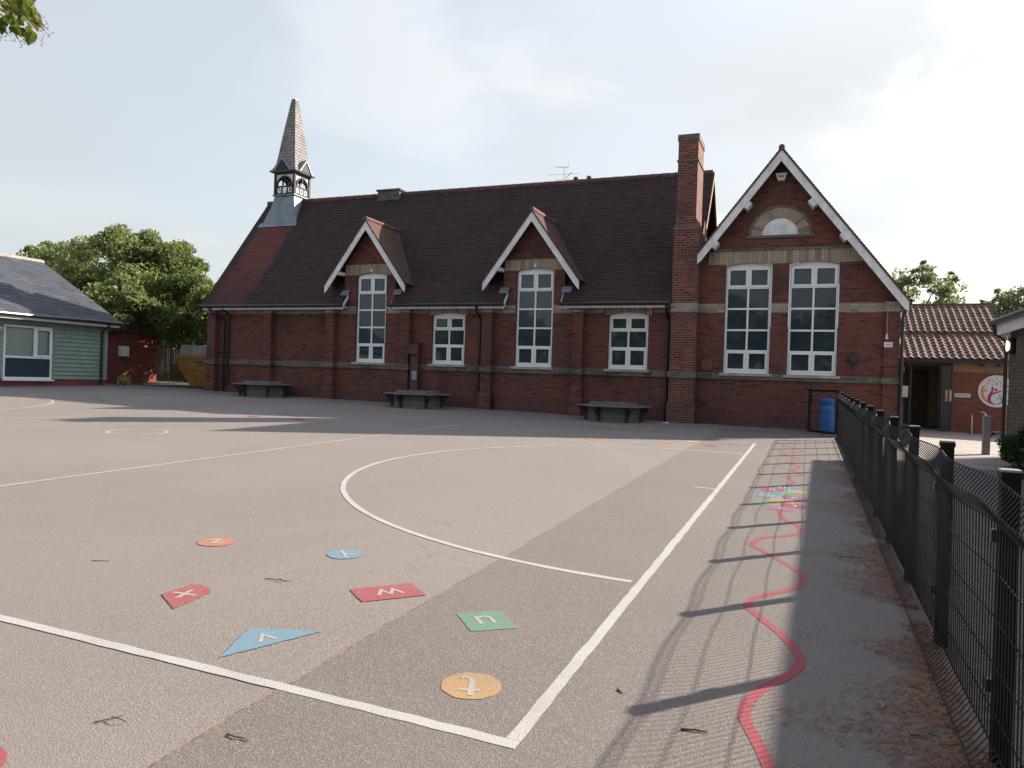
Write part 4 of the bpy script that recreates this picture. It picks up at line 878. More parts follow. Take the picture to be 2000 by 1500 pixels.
mb = MB(); mb.prism([(-3.98, 21.7, gz(-4, 21.7)+.01), (-3.72, 21.62, gz(-4, 21.7)+.012), (-3.75, 21.8, gz(-4, 21.7)+.05), (-3.9, 21.85, gz(-4, 21.7)+.03)], (0, 0, .006))
tag(mb.build('paper_scrap', mat_plain('pale_blue_paper', (.5, .6, .7), .6), base=(-3.85, 21.7, gz(-4, 21.7))), 'pale blue scrap of paper on the ground by the drainpipe', 'litter')

# ------------------------------------------------------------------ fence
FX = 0.76
FEN = thing('mesh_fence', (FX, 11, gz(FX, 11)), 'low black mesh fence on square posts along the right of the playground', 'fence')
PY = [4.95+1.45*k for k in range(-2, 11)]+[20.27]
pmb = MB(); pmb.box(-.032, .032, -.032, .032, -.2, 1.16)
for i, y in enumerate(PY):
    m_ = MB(); z = gz(FX, y); m_.v = [(a+FX, b+y, c+z) for a, b, c in pmb.v]; m_.f = [list(q) for q in pmb.f]; m_.uv = list(pmb.uv)
    po = m_.build('post', MT['fence'], FEN)
    c = MB(); c.box(FX-.037, FX+.037, y-.037, y+.037, z+1.1605, z+1.185); c.build('post_collar', MT['fence'], po); c = MB(); c.box(FX-.034, FX+.034, y-.034, y+.034, z+1.1855, z+1.195); c.build('post_cap', MT['cap'], po)
    c = MB(); c.box(FX-.06, FX-.0325, y-.02, y+.02, z+.9, z+.95); c.build('clamp', MT['black'], po); c = MB(); c.box(FX-.06, FX-.0325, y-.02, y+.02, z+.3, z+.35); c.build('clamp', MT['black'], po)
VP = [(-.07, .03), (-.03, .075), (-.0, .12), (0, .5), (0, .95), (0, .99), (-.012, 1.01), (-.055, 1.065), (-.05, 1.085), (-.005, 1.145), (0, 1.16)]
HZ = [.03, .12, .25, .43, .61, .79, .98, 1.068, 1.155]
def px_(z):
    for (a, b), (c, d) in zip(VP[:-1], VP[1:]):
        if z <= d: return a+(c-a)*(z-b)/(d-b)
    return VP[-1][0]
for i in range(len(PY)-1):
    y0, y1 = PY[i]+.0, PY[i+1]-.0; mb = MB(); far = i > 6
    bow = random.uniform(.015, .04); sag = random.uniform(.0, .02)
    q = lambda x, y, z: (FX-.052+x-bow*(z/1.1)**2*math.sin(math.pi*(y-y0)/(y1-y0))**2, y, gz(FX, y)+z-sag*math.sin(math.pi*(y-y0)/(y1-y0))*(z/1.1))
    nw = int(round((y1-y0)/.05))
    for k in range(nw):
        y = y0+(k+.5)*(y1-y0)/nw; mb.tube([q(a, y, z) for a, z in VP], .003, 4 if not far else 3, cap=False)
    for z in HZ: mb.tube([q(px_(z)+.005, y, z) for y in np.linspace(y0, y1, 9)], .0038, 4, cap=False)
    mb.build('mesh_panel', MT['wire'], FEN)
# gate at the end of the fence
A_, B_ = Vector((0.03, 21.95, 0)), Vector((0.74, 20.98, 0)); gd = (B_-A_).normalized(); gn = Vector((-gd.y, gd.x, 0)); zg = gz(.4, 21.4)+.06; gl2 = (B_-A_).length
GT = thing('gate', (A_.x, A_.y, zg), 'open black mesh gate standing before the gable wall', 'gate')
mb = MB(); up = Vector((0, 0, 1)); c_ = lambda s, z: A_+gd*s+up*(zg+z)
for s in (0.03, gl2-.03): mb.obox(c_(s, .58), gd, gn, up, .03, .03, .58)
for z in (.03, 1.13): mb.obox(c_(gl2/2, z), gd, gn, up, gl2/2-.061, .029, .03)
mb.build('gate_frame', MT['fence'], GT)
mb = MB()
for k in range(1, 23): mb.tube([c_(k*gl2/23, .05), c_(k*gl2/23, 1.11)], .0027, 4, cap=False)
for z in (.3, .55, .8, 1.0): mb.tube([c_(.04, z), c_(gl2-.04, z)], .0034, 4, cap=False)
mb.build('mesh_panel', MT['wire'], GT)
mb = MB(); mb.obox(c_(.13, .9), gd, gn, up, .05, .035, .09); mb.build('latch', MT['black'], GT)
mb = MB()
for z in (.1, .55, 1.0): mb.obox(c_(gl2+.06, z), gd, gn, up, .06, .012, .012)
mb.build('hinge', MT['steel'], GT)
BB = thing('blue_bin', (.5, 22.25, gz(.5, 22.25)), 'tall bright blue plastic bin with a narrow neck behind the gate', 'bin')
mb = MB(); z = gz(.5, 22.25); mb.lathe((.5, 22.25, z), [(.2, 0), (.205, .3), (.2, .66), (.19, .7), (.165, .74), (.165, .82)], 22); mb.build('body', MT['blue'], BB, smooth=False)
mb = MB(); mb.lathe((.5, 22.25, z), [(.165, .821), (.19, .86), (.19, .93), (.15, .965), (.06, .985)], 22); mb.build('lid', MT['blue'], BB)

# ------------------------------------------------------------------ left: green boarded building
GXW, GYE = -26.5, 21.9
zb = gz(GXW, 18)
GB = thing('green_building', (GXW, 15, zb), 'single storey sage green boarded classroom with a grey slate roof', 'building')
mb = MB(); wy = (17.72, 19.55, .86, 2.9)
k = 14; z0 = .98; hgt = 3.2-z0; bh = hgt/k
def siding(mb, a, b, zz0, zz1):
    z = zz0
    while z < zz1-.001:
        zt = min(z+bh, zz1); mb.prism([(GXW+.046, a, z), (GXW+.046, b, z), (GXW+.012, b, zt), (GXW+.012, a, zt)], (-.01, 0, 0)); mb.poly([(GXW+.046, a, z), (GXW+.0, a, z), (GXW+.0, b, z), (GXW+.046, b, z)]); z = zt
siding(mb, wy[1]+.09, GYE-.14, z0, 3.2); siding(mb, 2.0, wy[0]-.02, z0, 3.2); siding(mb, wy[0]-.02, wy[1]+.09, 2.96, 3.2)
mb.box(GXW-.02, GXW+.05, GYE-.139, GYE+.0, .98, 3.2); mb.box(GXW-.02, GXW+.03, wy[1]+.03, wy[1]+.089, .98, 2.955)
mb.build('cladding', MT['green'], GB)
mb = MB(); grid_wall(mb, 2, GYE, .975, 3.3, [(wy[0], wy[1], wy[2]+.12, wy[3])], GXW-.001, GXW-.2, axis='y')
mb.prism([(GXW-.2, GYE-.15, .9), (-35.2, GYE-.15, .9), (-35.2, GYE-.15, 3.3), (-30.85, GYE-.15, 5.75), (GXW-.2, GYE-.15, 3.3)], (0, .15, 0)); mb.box(-35.4, -35.2, 2, GYE, .3, 3.3); mb.build('wall', MT['green'], GB)
mb = MB(); mb.box(-35.2, GXW+.02, 2, GYE-.005, .2, .974); mb.build('plinth', MT['shed'], GB)
# its window
def wx(mb, a0, a1, z0, z1, x0, x1): mb.box(x0, x1, a0, a1, z0, z1)
y0, y1, za, zc2 = wy[0], wy[1], wy[2]+.1, wy[3]
mb = MB(); grid_wall(mb, y0, y1, za, zc2, [(y0+.07, 18.83, 1.8, zc2-.07), (18.9, y1-.07, 1.8, zc2-.07), (y0+.07, y1-.07, za+.08, 1.72)], GXW+.03, GXW-.05, axis='y')
grid_wall(mb, 18.875, y1-.045, 1.775, zc2-.045, [(18.96, y1-.13, 1.86, zc2-.13)], GXW+.045, GXW+.031, axis='y')
GW = mb.build('window', MT['upvc'], GB)
for a, b, c, d, m_ in ((y0+.07, 18.83, 1.8, zc2-.07, 'clear'), (18.9, y1-.07, 1.8, zc2-.07, 'clear'), (y0+.07, y1-.07, za+.08, 1.72, 'glass2')):
    p = MB(); p.poly([(GXW-.01, a, c), (GXW-.01, b, c), (GXW-.01, b, d), (GXW-.01, a, d)]); p.build('pane', MT[m_], GW)
mb = MB(); mb.box(GXW-.09, GXW-.08, y0+.02, y1-.02, 1.74, zc2-.02); mb.build('blind', MT['blind'], GW)
mb = MB(); mb.box(GXW-.02, GXW+.1, y0-.03, y1+.06, za-.06, za-.001); mb.build('sill', MT['upvc'], GW)
mb = MB(); gs = math.hypot(4.7, 2.6)
slope(mb, (-26.05, 0, 3.32), (0, 1, 0), (-4.75, 0, 2.6), math.hypot(4.75, 2.6), lambda v: [(2, 22.18)], .2, .012, .003)
slope(mb, (-35.55, 0, 3.32), (0, -1, 0), (4.75, 0, 2.6), math.hypot(4.75, 2.6), lambda v: [(-22.18, -2)], .2, .012)
mb.prism([(-26.05, 22.17, 3.31), (-30.8, 22.17, 5.91), (-35.55, 22.17, 3.31), (-35.4, 22.17, 3.25), (-30.8, 22.17, 5.8), (-26.2, 22.17, 3.25)], (0, -.3, 0))
GR = mb.build('roof', MT['slate'], GB)
mb = MB(); mb.tube([(-30.8, 2, 5.9), (-30.8, 22.2, 5.9)], .11, 8); mb.build('ridge_tiles', mat_plain('concrete_ridge', (.36, .29, .24), .9, var=.3, fine=.4), GR)
mb = MB(); mb.tube([(-26.0, 2, 3.26), (-26.0, 22.2, 3.26)], .07, 10); mb.build('gutter', mat_plain('grey_gutter', (.02, .022, .026), .25, spec=.8), GR)
mb = MB(); mb.box(-26.1, -26.07, 2, 22.1, 3.1, 3.24); mb.box(-26.48, -26.1, 2, 22.1, 3.12, 3.14); mb.build('fascia', MT['white'], GR)
mb = MB(); mb.tube([(-26.02, 21.6, 3.22), (-26.1, 21.6, 3.1), (-26.4, 21.6, 2.9), (-26.4, 21.6, .8)], .045, 8); mb.build('drainpipe', MT['black'], GB)

# brick store, board fence, skip, trees beyond
BS = thing('brick_store', (-29, 25, gz(-29, 25)), 'red brick outbuilding half hidden by leaves left of the school', 'outbuilding')
mb = MB(); mb.box(-34, -28.4, 22.6, 26.15, .5, 3.1); mb.build('wall', MT['shed'], BS)
mb = MB(); mb.box(-34.2, -28.2, 22.4, 26.35, 3.101, 3.25); mb.build('roof', MT['slate'], BS)
mb = MB(); mb.box(-28.399, -28.2, 24.05, 24.45, 2.0, 2.45); tag(mb.build('meter_box', MT['paper'], base=(-28.4, 24.2, 2.0)), 'white box on the sunlit red brick outbuilding wall', 'wall box')
BF = thing('board_fence', (-27, 29, gz(-27, 29)), 'grey vertical board fence behind the tree trunk and skip', 'fence')
mb = MB(); x = -40.2
while x < -20: mb.box(x, x+.11, 29.5+random.uniform(-.006, .006), 29.52, .8, 2.55+random.uniform(-.02, .02)); x += .122
mb.build('boards', MT['fencewood'], BF)
mb = MB()
for x in np.arange(-40, -20, 1.8): mb.box(x-.05, x+.05, 29.53, 29.63, .6, 2.6)
mb.build('posts', MT['fencewood'], BF)
SK_ = thing('skip', (-24.0, 24.8, gz(-24, 24.8)), 'yellow waste skip with raised grey sides at the school corner', 'skip')
zs = gz(-24, 24.8)
prof_s = [(-25.05, 2.08), (-24.95, 1.55), (-24.3, .8), (-22.9, .8), (-22.55, 1.55), (-22.4, 2.08)]
mb = MB(); ya, yb2 = 24.15, 25.7
mb.prism([(x, ya, z) for x, z in prof_s], (0, yb2-ya, 0))
mb.box(-25.12, -22.35, ya-.04, ya-.001, 1.98, 2.1); mb.box(-24.98, -22.5, ya-.03, ya-.001, 1.5, 1.57)
sk = mb.build('body', MT['yellow'], SK_)
mb = MB(); mb.prism([(-25.02, ya+.02, 2.101), (-22.42, ya+.02, 2.101), (-22.5, ya+.02, 2.54), (-24.86, ya+.02, 2.54)], (0, 1.5, 0)); mb.build('side_boards', MT['greyboard'], SK_)
mb = MB(); 
for i, w_ in enumerate((.09, .12, .08, .11, .1, .09, .12)):
    mb.box(-24.1+i*.16, -24.1+i*.16+w_, ya-.012, ya-.002, 1.78, 1.88)
for i, w_ in enumerate((.1, .07, .12, .09)): mb.box(-23.85+i*.16, -23.85+i*.16+w_, ya-.012, ya-.002, 1.65, 1.74)
mb.build('lettering', MT['ink'], SK_)
mb = MB(); mb.prism([(-24.72, ya-.006, 1.45), (-24.6, ya-.006, 1.45), (-24.25, ya-.006, .95), (-24.36, ya-.006, .95)], (0, .005, 0)); mb.build('stripe', mat_plain('red_stripe', (.4, .05, .04), .5), SK_)

# ------------------------------------------------------------------ vegetation
def leaf_cloud(name, centers, n, size, mat, parent=None, base=None, fold=.25, flat=0.0):
    """leaf faces spread round clump centres: centers = rows of (x,y,z,radius,weight)"""
    C = np.array(centers, float); w = C[:, 4]/C[:, 4].sum(); idx = np.random.choice(len(C), n, p=w)
    d = np.random.normal(size=(n, 3)); d /= np.linalg.norm(d, axis=1)[:, None]; rr = np.random.rand(n, 1)**.45
    P = C[idx, :3]+d*rr*C[idx, 3:4]*np.array([1, 1, .8])
    a = np.random.normal(size=(n, 3))+d*.5; a[:, 2] -= flat; a /= np.linalg.norm(a, axis=1)[:, None]
    b = np.cross(a, np.random.normal(size=(n, 3))); b /= np.linalg.norm(b, axis=1)[:, None]; nn = np.cross(a, b)
    s = size*np.random.uniform(.6, 1.25, (n, 1))
    V = np.stack([P-a*s, P+b*s*.5+nn*s*fold*.5, P+a*s*1.05, P-b*s*.5+nn*s*fold*.5], 1).reshape(-1, 3)
    off = np.array(BASE[parent.name] if parent is not None else (base or (0, 0, 0))); V = V-off
    F = np.arange(4*n).reshape(n, 4)
    me = bpy.data.meshes.new(name); me.vertices.add(4*n); me.vertices.foreach_set('co', V.ravel())
    me.loops.add(4*n); me.loops.foreach_set('vertex_index', F.ravel().astype(np.int32)); me.polygons.add(n)
    me.polygons.foreach_set('loop_start', np.arange(0, 4*n, 4, dtype=np.int32)); me.polygons.foreach_set('loop_total', np.full(n, 4, dtype=np.int32))
    me.update(calc_edges=True); me.materials.append(mat)
    o = bpy.data.objects.new(name, me); COL.objects.link(o)
    if parent is not None: o.parent = parent; BASE[o.name] = BASE[parent.name]
    else: o.location = tuple(off)
    return o
def clumps(cx, cy, cz, rx, ry, rz, n, rmin, rmax, seed, low=-.6):
    rs = np.random.RandomState(seed); out = []
    while len(out) < n:
        v = rs.normal(size=3); v /= np.linalg.norm(v); k = rs.uniform(.45, 1.0)**.6
        if v[2] < low: continue
        out.append((cx+v[0]*rx*k, cy+v[1]*ry*k, cz+v[2]*rz*k, rs.uniform(rmin, rmax), rs.uniform(.5, 1.3)))
    for _ in range(n//3):     # stray shoots past the outline
        v = rs.normal(size=3); v[2] = abs(v[2])*.8; v /= np.linalg.norm(v); k = rs.uniform(1.02, 1.16)
        out.append((cx+v[0]*rx*k, cy+v[1]*ry*k, cz+v[2]*rz*k, rmin*.5, .22))
    return out
def tree(name, x, y, lean, ttop, cl, n, size, mat, label, r0=.2, group=None):
    z = gz(x, y); t = thing(name, (x, y, z), label, 'tree', group)
    mb = MB(); top = Vector((x+lean[0], y+lean[1], ttop)); b = Vector((x, y, z-.1))
    mb.tube([b, b.lerp(top, .35)+Vector((.06, 0, 0)), b.lerp(top, .7), top], [r0, r0*.8, r0*.65, r0*.5], 9)
    C = sorted(cl, key=lambda c: -c[3])[:14]
    for c in C:
        e = Vector(c[:3]); s = b.lerp(top, random.uniform(.6, 1)); m = s.lerp(e, .5)+Vector((0, 0, .25)); mb.tube([s, m, e], [r0*.36, r0*.2, r0*.06], 6, cap=False)
    mb.build('trunk', MT['bark'], t); leaf_cloud('crown', cl, n, size, MT[mat], t); return t
tree('broadleaf_tree', -30.6, 27.0, (-.5, 0, 0), 3.8, clumps(-33.0, 27.0, 5.4, 3.9, 2.8, 3.0, 60, .55, 1.1, 3)+clumps(-29.0, 24.2, 3.9, 2.1, 1.6, 1.4, 30, .4, .8, 4, -.9)+clumps(-27.6, 26.2, 3.5, 1.2, 1.0, 1.1, 14, .35, .6, 14, -.9), 40000, .115, 'leafA', 'broad bright green tree rising behind the green building roof', .22)
tree('broadleaf_tree', -28.6, 28.2, (1.2, -.4, 0), 3.6, clumps(-26.9, 26.6, 4.0, 2.7, 1.9, 1.9, 38, .45, .9, 5, -.85)+clumps(-30.2, 28.2, 6.3, 1.7, 1.6, 2.1, 26, .5, .85, 6), 32000, .115, 'leafB', 'darker tree with a leaning trunk beside the school corner', .16)
tree('broadleaf_tree', -31, 35, (.3, 0, 0), 3.4, clumps(-33, 34, 3.2, 6, 1.6, 2.6, 100, .6, 1.0, 9, -.95), 26000, .16, 'leafB', 'low dark tree filling the gap behind the board fence', .2)
tree('broadleaf_tree', -50, 37, (.3, 0, 0), 6, clumps(-49.5, 37, 7.7, 2.4, 2, 2.0, 30, .5, 1.0, 8), 7000, .16, 'leafC', 'pale distant tree showing above the left slate ridge', .2)
tree('broadleaf_tree', 5.0, 43, (0, 0, 0), 4.5, clumps(5.0, 43, 6.0, 1.9, 1.6, 2.0, 34, .3, .7, 11), 4600, .12, 'leafC', 'hazy tree behind the reception roof beside the gable', .2)
tree('broadleaf_tree', 9.4, 43, (0, 0, 0), 4.5, clumps(9.6, 43, 5.6, 1.7, 1.5, 1.2, 26, .3, .6, 12), 3200, .12, 'leafC', 'low hazy tree above the right eaves behind the reception', .18)
for i, (x, y, h) in enumerate([(-30, -24, 8), (-19, -26, 9), (-8, -30, 10), (3, -28, 9.5), (13, -27, 9)]):
    tree('broadleaf_tree', x, y, (0, 0, 0), h*.5, clumps(x, y, h*.56, 6.2, 3, h*.46, 40, 1.2, 2.0, 20+i, -.9), 6000, .4, 'leafB', ['broad tree opposite the school, reflected in its leftmost dormer window', 'wide tree opposite the school, reflected between the dormers', 'tallest tree opposite the school, reflected in the second dormer', 'tree opposite the school, reflected by the chimney', 'tree opposite the school, reflected in the gable windows'][i], .3)
tree('broadleaf_tree', 8.2, 2.0, (0, 0, 0), 5, clumps(8.2, 2.0, 6.3, 3.4, 3.6, 3.0, 40, .8, 1.3, 51), 9000, .2, 'leafB', 'added out-of-view tree that blocks sky light over the fence strip', .25)  # unseen tree, added to deepen the shade along the fence
leaf_cloud('shrub', clumps(3.75, 16.1, .45, .42, .7, .45, 30, .1, .2, 31), 9000, .024, MT['bushleaf'], base=(3.75, 16.1, .18))
sh = bpy.data.objects['shrub']; tag(sh, 'dark green shrub against the brown brick building', 'shrub')
leaf_cloud('weed_tuft', [(-26.25, 22.5, .9, .25, 1), (-26.6, 22.9, .95, .3, 1)], 260, .07, MT['bract']); tag(bpy.data.objects['weed_tuft'], 'yellowish weeds at the corner of the green building', 'plant')
# lime tree left of the camera whose bough dips into the top left corner
lt = thing('lime_tree', (-7.6, -1.2, gz(-7.6, -1.2)), 'lime tree whose leafy bough dips into the top left corner', 'tree')
mb = MB(); mb.tube([(-7.6, -1.2, 0), (-7.55, -1.15, 2.2), (-7.5, -1.1, 4.5), (-7.4, -1.0, 6.5)], [.24, .2, .16, .08], 10)
mb.tube([(-7.52, -1.1, 4.0), (-7.0, .6, 4.9), (-6.0, 2.4, 4.6), (-5.35, 3.25, 4.15), (-5.15, 3.35, 3.98)], [.09, .06, .03, .012, .006], 7)
mb.build('trunk', MT['bark'], lt)
leaf_cloud('crown', clumps(-7.8, -1.4, 6.6, 2.4, 2.4, 2.2, 40, .4, .9, 41), 9000, .09, MT['leafD'], lt)
def heart(mb, p, d, n_, s):
    d = Vector(d).normalized(); n_ = Vector(n_); b = d.cross(n_).normalized(); n_ = b.cross(d)
    for sd in (-1, 1):
        pr = [(0, 0), (-.1, .22), (.05, .42), (.32, .46), (.65, .27), (1.0, 0)]
        pts = [Vector(p)+d*a*s+b*sd*w*s+n_*w*s*.28 for a, w in pr]
        mb.poly(pts if sd > 0 else pts[::-1])
lv = MB(); bt = MB(); sd_ = MB(); rs = random.Random(5)
tipc = Vector((-5.1, 3.385, 3.86)); rightv = Vector((.93, .37, 0)); upv = Vector((0, 0, 1)); fw = Vector((-.37, .93, 0))
for i in range(80):
    p = tipc+rightv*rs.uniform(-.3, .12)+upv*rs.uniform(-.04, .3)+fw*rs.uniform(-.16, .16)
    if i >= 62: p = tipc+rightv*rs.uniform(-.06, .16)+upv*rs.uniform(-.12, .1)+fw*rs.uniform(-.1, .1)
    heart(lv, p, rightv*rs.uniform(-.3, .8)+upv*rs.uniform(-1.0, -.2)+fw*rs.uniform(-.4, .4), rightv*rs.uniform(-.6, .6)-fw+upv*rs.uniform(-.2, .9), rs.uniform(.06, .1))
for i in range(44):
    p = tipc+rightv*rs.uniform(-.12, .2)+upv*rs.uniform(-.08, .14)+fw*rs.uniform(-.1, .1); d = (rightv*rs.uniform(.3, .9)+upv*rs.uniform(-.9, -.3)).normalized()
    n2 = d.cross(fw).normalized(); L2 = rs.uniform(.06, .09)
    bt.poly([p-n2*.006, p+d*L2*.5-n2*.009, p+d*L2, p+d*L2*.5+n2*.009, p+n2*.006])
    e = p+d*(L2+.05); sd_.tube([p+d*L2*.5, e], .0009, 3, cap=False)
    for k in range(3):
        q = e+Vector((rs.uniform(-.02, .02), rs.uniform(-.02, .02), rs.uniform(-.02, .02))); sd_.tube([e, q], .0008, 3, cap=False); sd_.lathe(q-Vector((0, 0, .0035)), [(.001, 0), (.0042, .0035), (.001, .007)], 6)
lv.build('bough_leaves', MT['leafD'], lt); bt.build('bracts', MT['bract'], lt)['kind'] = 'stuff'; sd_.build('seeds', MT['twig'], lt)

# ------------------------------------------------------------------ right: reception and brown brick building
YR = 27.0
RC = thing('reception_building', (4, YR, gz(4, YR)), 'single storey red brick reception with pantiled roof and dark glazed entrance', 'building')
mb = MB(); mb.prism([(4.22, YR, -.1), (9, YR, -.1), (9, YR, 2.23), (4.22, YR, 2.23)], (0, .3, 0)); mb.build('wall', MT['newbrick'], RC)
mb = MB(); mb.prism([(4.22, YR-.003, 2.231), (9, YR-.003, 2.231), (9, YR-.003, 2.5), (4.22, YR-.003, 2.5)], (0, .3, 0)); mb.build('cream_band', MT['cream'], RC)
mb = MB(); mb.box(2.27, 9, YR+3.5, YR+3.8, 0, 4); mb.box(2.27, 4.22, YR+2.6, YR+2.65, 0, 2.6); mb.box(4.25, 4.3, YR+.31, YR+2.6, 0, 2.5); mb.box(2.27, 4.22, YR+.09, YR+2.6, 2.57, 2.6); mb.build('interior', mat_plain('lobby_wall', (.28, .26, .22), .9), RC)
mb = MB(); mb.box(2.28, 4.21, YR+.09, YR+2.59, .2, .4); mb.build('lobby_floor', mat_plain('lobby_mat', (.1, .095, .09), .9), RC)
mb = MB(); mb.box(3.2, 3.9, YR+2.55, YR+2.59, .4, 2.35); mb.build('inner_door', mat_plain('inner_door_brown', (.07, .045, .035), .5), RC)
mb = MB()
mb.box(2.27, 4.22, YR-.02, YR+.08, 2.42, 2.56); mb.box(2.27, 2.36, YR-.02, YR+.08, .1, 2.419); mb.box(4.12, 4.219, YR-.02, YR+.08, .1, 2.419); mb.box(3.02, 3.08, YR-.01, YR+.07, .1, 2.419)
ENT = mb.build('entrance_frame', MT['alu'], RC)
mb = MB(); mb.poly([(2.36, YR+.03, .3), (3.02, YR+.03, .3), (3.02, YR+.03, 2.42), (2.36, YR+.03, 2.42)]); mb.build('pane', MT['clear'], ENT)
mb = MB(); mb.box(3.86, 4.1, YR-.35, YR-.3, .36, 2.4); mb.build('door', MT['alu'], RC)
mb = MB(); mb.box(2.82, 2.98, YR+.0, YR+.01, 1.38, 1.75); mb.build('notice', MT['paper'], ENT)
mb = MB(); mb.box(3.98, 4.05, YR-.37, YR-.351, 1.3, 1.66); mb.build('door_notice', mat_plain('tan_notice', (.4, .25, .17), .6), RC)
mb = MB(); mb.box(4.14, 4.2, YR-.04, YR-.021, 1.3, 1.66); mb.box(4.09, 4.12, YR-.06, YR-.021, 1.75, 2.2); mb.build('door_handle', MT['steel'], RC)
mb = MB(); mb.box(3.0, 3.16, YR+.5, YR+.62, 2.5, 2.54); mb.build('ceiling_lamp', MT['lampspot'], RC)
def pantiles(x0, x1, y0, z0, y1, z1, name, w=.21, g=.27):
    mb = MB(); ln = math.hypot(y1-y0, z1-z0); S = Vector((0, (y1-y0)/ln, (z1-z0)/ln)); n = Vector((1, 0, 0)).cross(S); k = int(ln/g); m = int((x1-x0)/w*8)
    for i in range(k):
        v0, v1 = i*ln/k, (i+1)*ln/k+.02
        prev = None
        for j in range(m+1):
            x = x0+(x1-x0)*j/m; ph_ = (x/w) % 1; h = .034*max(0, math.sin(math.pi*2*ph_))**.8 if ph_ < .5 else .0-.012*math.sin(math.pi*2*(ph_-.5))
            a = Vector((x, y0, z0))+S*v0+n*(h+.028); b = Vector((x, y0, z0))+S*v1+n*h; c = Vector((x, y0, z0))+S*v0+n*(h-.005)
            if prev: mb.poly([prev[0], a, b, prev[1]]); mb.poly([prev[2], c, a, prev[0]])
            prev = (a, b, c)
    mb.prism([(x0, y0, z0-.02), (x0, y1, z1-.02), (x0, y1, z1-.08), (x0, y0, z0-.08)], (x1-x0, 0, 0))
    return mb.build(name, MT['pantile'], RC)
pantiles(2.3, 9, YR-.35, 2.63, YR+1.75, 3.52, 'front_roof')
pantiles(2.3, 5.9, YR+1.8, 3.62, YR+4.0, 4.75, 'rear_roof')
mb = MB(); mb.box(2.3, 9, YR+1.7, YR+1.85, 3.5, 3.6); mb.box(2.3, 5.95, YR+3.95, YR+4.1, 4.72, 4.82); mb.build('ridge_tiles', MT['pantile'], RC)
mb = MB(); mb.box(2.3, 9, YR-.4, YR-.32, 2.5, 2.62)
for x in (5.0, 5.45, 5.9): mb.box(x-.04, x+.04, YR-.3, YR-.001, 2.42, 2.49)
mb.build('fascia', MT['black'], RC)
mb = MB(); mb.box(4.29, 4.73, YR-.025, YR-.002, 1.44, 1.56); RS = mb.build('reception_sign', MT['paper'], base=(4.5, YR, 1.44)); tag(RS, 'small white sign reading RECEPTION on the red brick', 'sign')
add_text('lettering', 'RECEPTION', .085, MT['ink'], (4.51, YR-.028, 1.5), Matrix.Rotation(R(90), 4, 'X'), RS, ext=.001, sx=.82)
# round logo sign
lc = (5.42, 1.66); LR = .5; YS = YR-.03
mb = MB(); mb.prism([(lc[0]+LR*math.cos(2*math.pi*i/48), YS, lc[1]+LR*math.sin(2*math.pi*i/48)) for i in range(48)], (0, .028, 0))
LG = mb.build('logo_sign', MT['paper'], base=(lc[0], YR, lc[1]-LR)); tag(LG, 'round white sign with coloured leaf and figure emblem on the reception wall', 'sign')
def stroke(mb, pts, ws, d):
    pts = smooth_pts([(lc[0]+x*LR, lc[1]+z*LR) for x, z in pts], 7); m = len(pts)
    for i in range(m-1):
        w0 = np.interp(i/(m-1), np.linspace(0, 1, len(ws)), ws)*LR; w1 = np.interp((i+1)/(m-1), np.linspace(0, 1, len(ws)), ws)*LR
        dx, dz = pts[i+1][0]-pts[i][0], pts[i+1][1]-pts[i][1]; l = math.hypot(dx, dz) or 1; nx, nz = -dz/l, dx/l
        A = [(pts[i][0]+nx*w0, YS-d, pts[i][1]+nz*w0), (pts[i+1][0]+nx*w1, YS-d, pts[i+1][1]+nz*w1), (pts[i+1][0]-nx*w1, YS-d, pts[i+1][1]-nz*w1), (pts[i][0]-nx*w0, YS-d, pts[i][1]-nz*w0)]
        mb.poly(A)
def disc(mb, x, z, r_, d, rx=1.0, rot=0.0):
    pts = []
    for i in range(14):
        a = 2*math.pi*i/14; px, pz = r_*rx*math.cos(a), r_*math.sin(a)*(1 if rx == 1 else abs(math.sin(a))**.15); pts.append((lc[0]+(x+px*math.cos(rot)-pz*math.sin(rot))*LR, YS-d, lc[1]+(z+px*math.sin(rot)+pz*math.cos(rot))*LR))
    mb.poly(pts)
lm = dict(o=mat_plain('logo_orange', (.72, .3, .05), .5, var=.02), m=mat_plain('logo_magenta', (.42, .012, .14), .5, var=.02), g=mat_plain('logo_green', (.3, .5, .04), .5, var=.02), b=mat_plain('logo_blue', (.22, .5, .68), .5, var=.02))
L = {k: MB() for k in 'omgb'}
stroke(L['o'], [(-.62, .3), (-.76, .2), (-.78, -.1), (-.7, -.4), (-.45, -.68), (-.3, -.75)], [.04, .06, .09, .06, .02], .0022); stroke(L['o'], [(-.72, -.05), (-.62, .02), (-.45, .0)], [.05, .03, .02], .0026); disc(L['o'], -.58, .12, .055, .002)
stroke(L['m'], [(-.22, .28), (-.24, .0), (-.38, -.35), (-.36, -.62), (-.2, -.78), (-.02, -.8)], [.05, .06, .1, .08, .04, .01], .003); stroke(L['m'], [(-.3, -.2), (-.1, -.1), (.25, .02)], [.07, .05, .045], .0034); disc(L['m'], -.05, .1, .085, .002)
stroke(L['g'], [(0, -.5), (.1, -.42), (.3, -.38), (.5, -.25)], [.03, .04, .06, .03], .0022); stroke(L['g'], [(.28, -.4), (.32, -.55), (.2, -.74), (-.05, -.8)], [.09, .07, .04, .01], .0026); disc(L['g'], .17, -.24, .07, .002)
stroke(L['b'], [(.38, .2), (.6, .0), (.72, -.25), (.6, -.55), (.35, -.74), (.1, -.8)], [.05, .05, .07, .05, .03, .01], .0022); disc(L['b'], .75, .1, .07, .002)
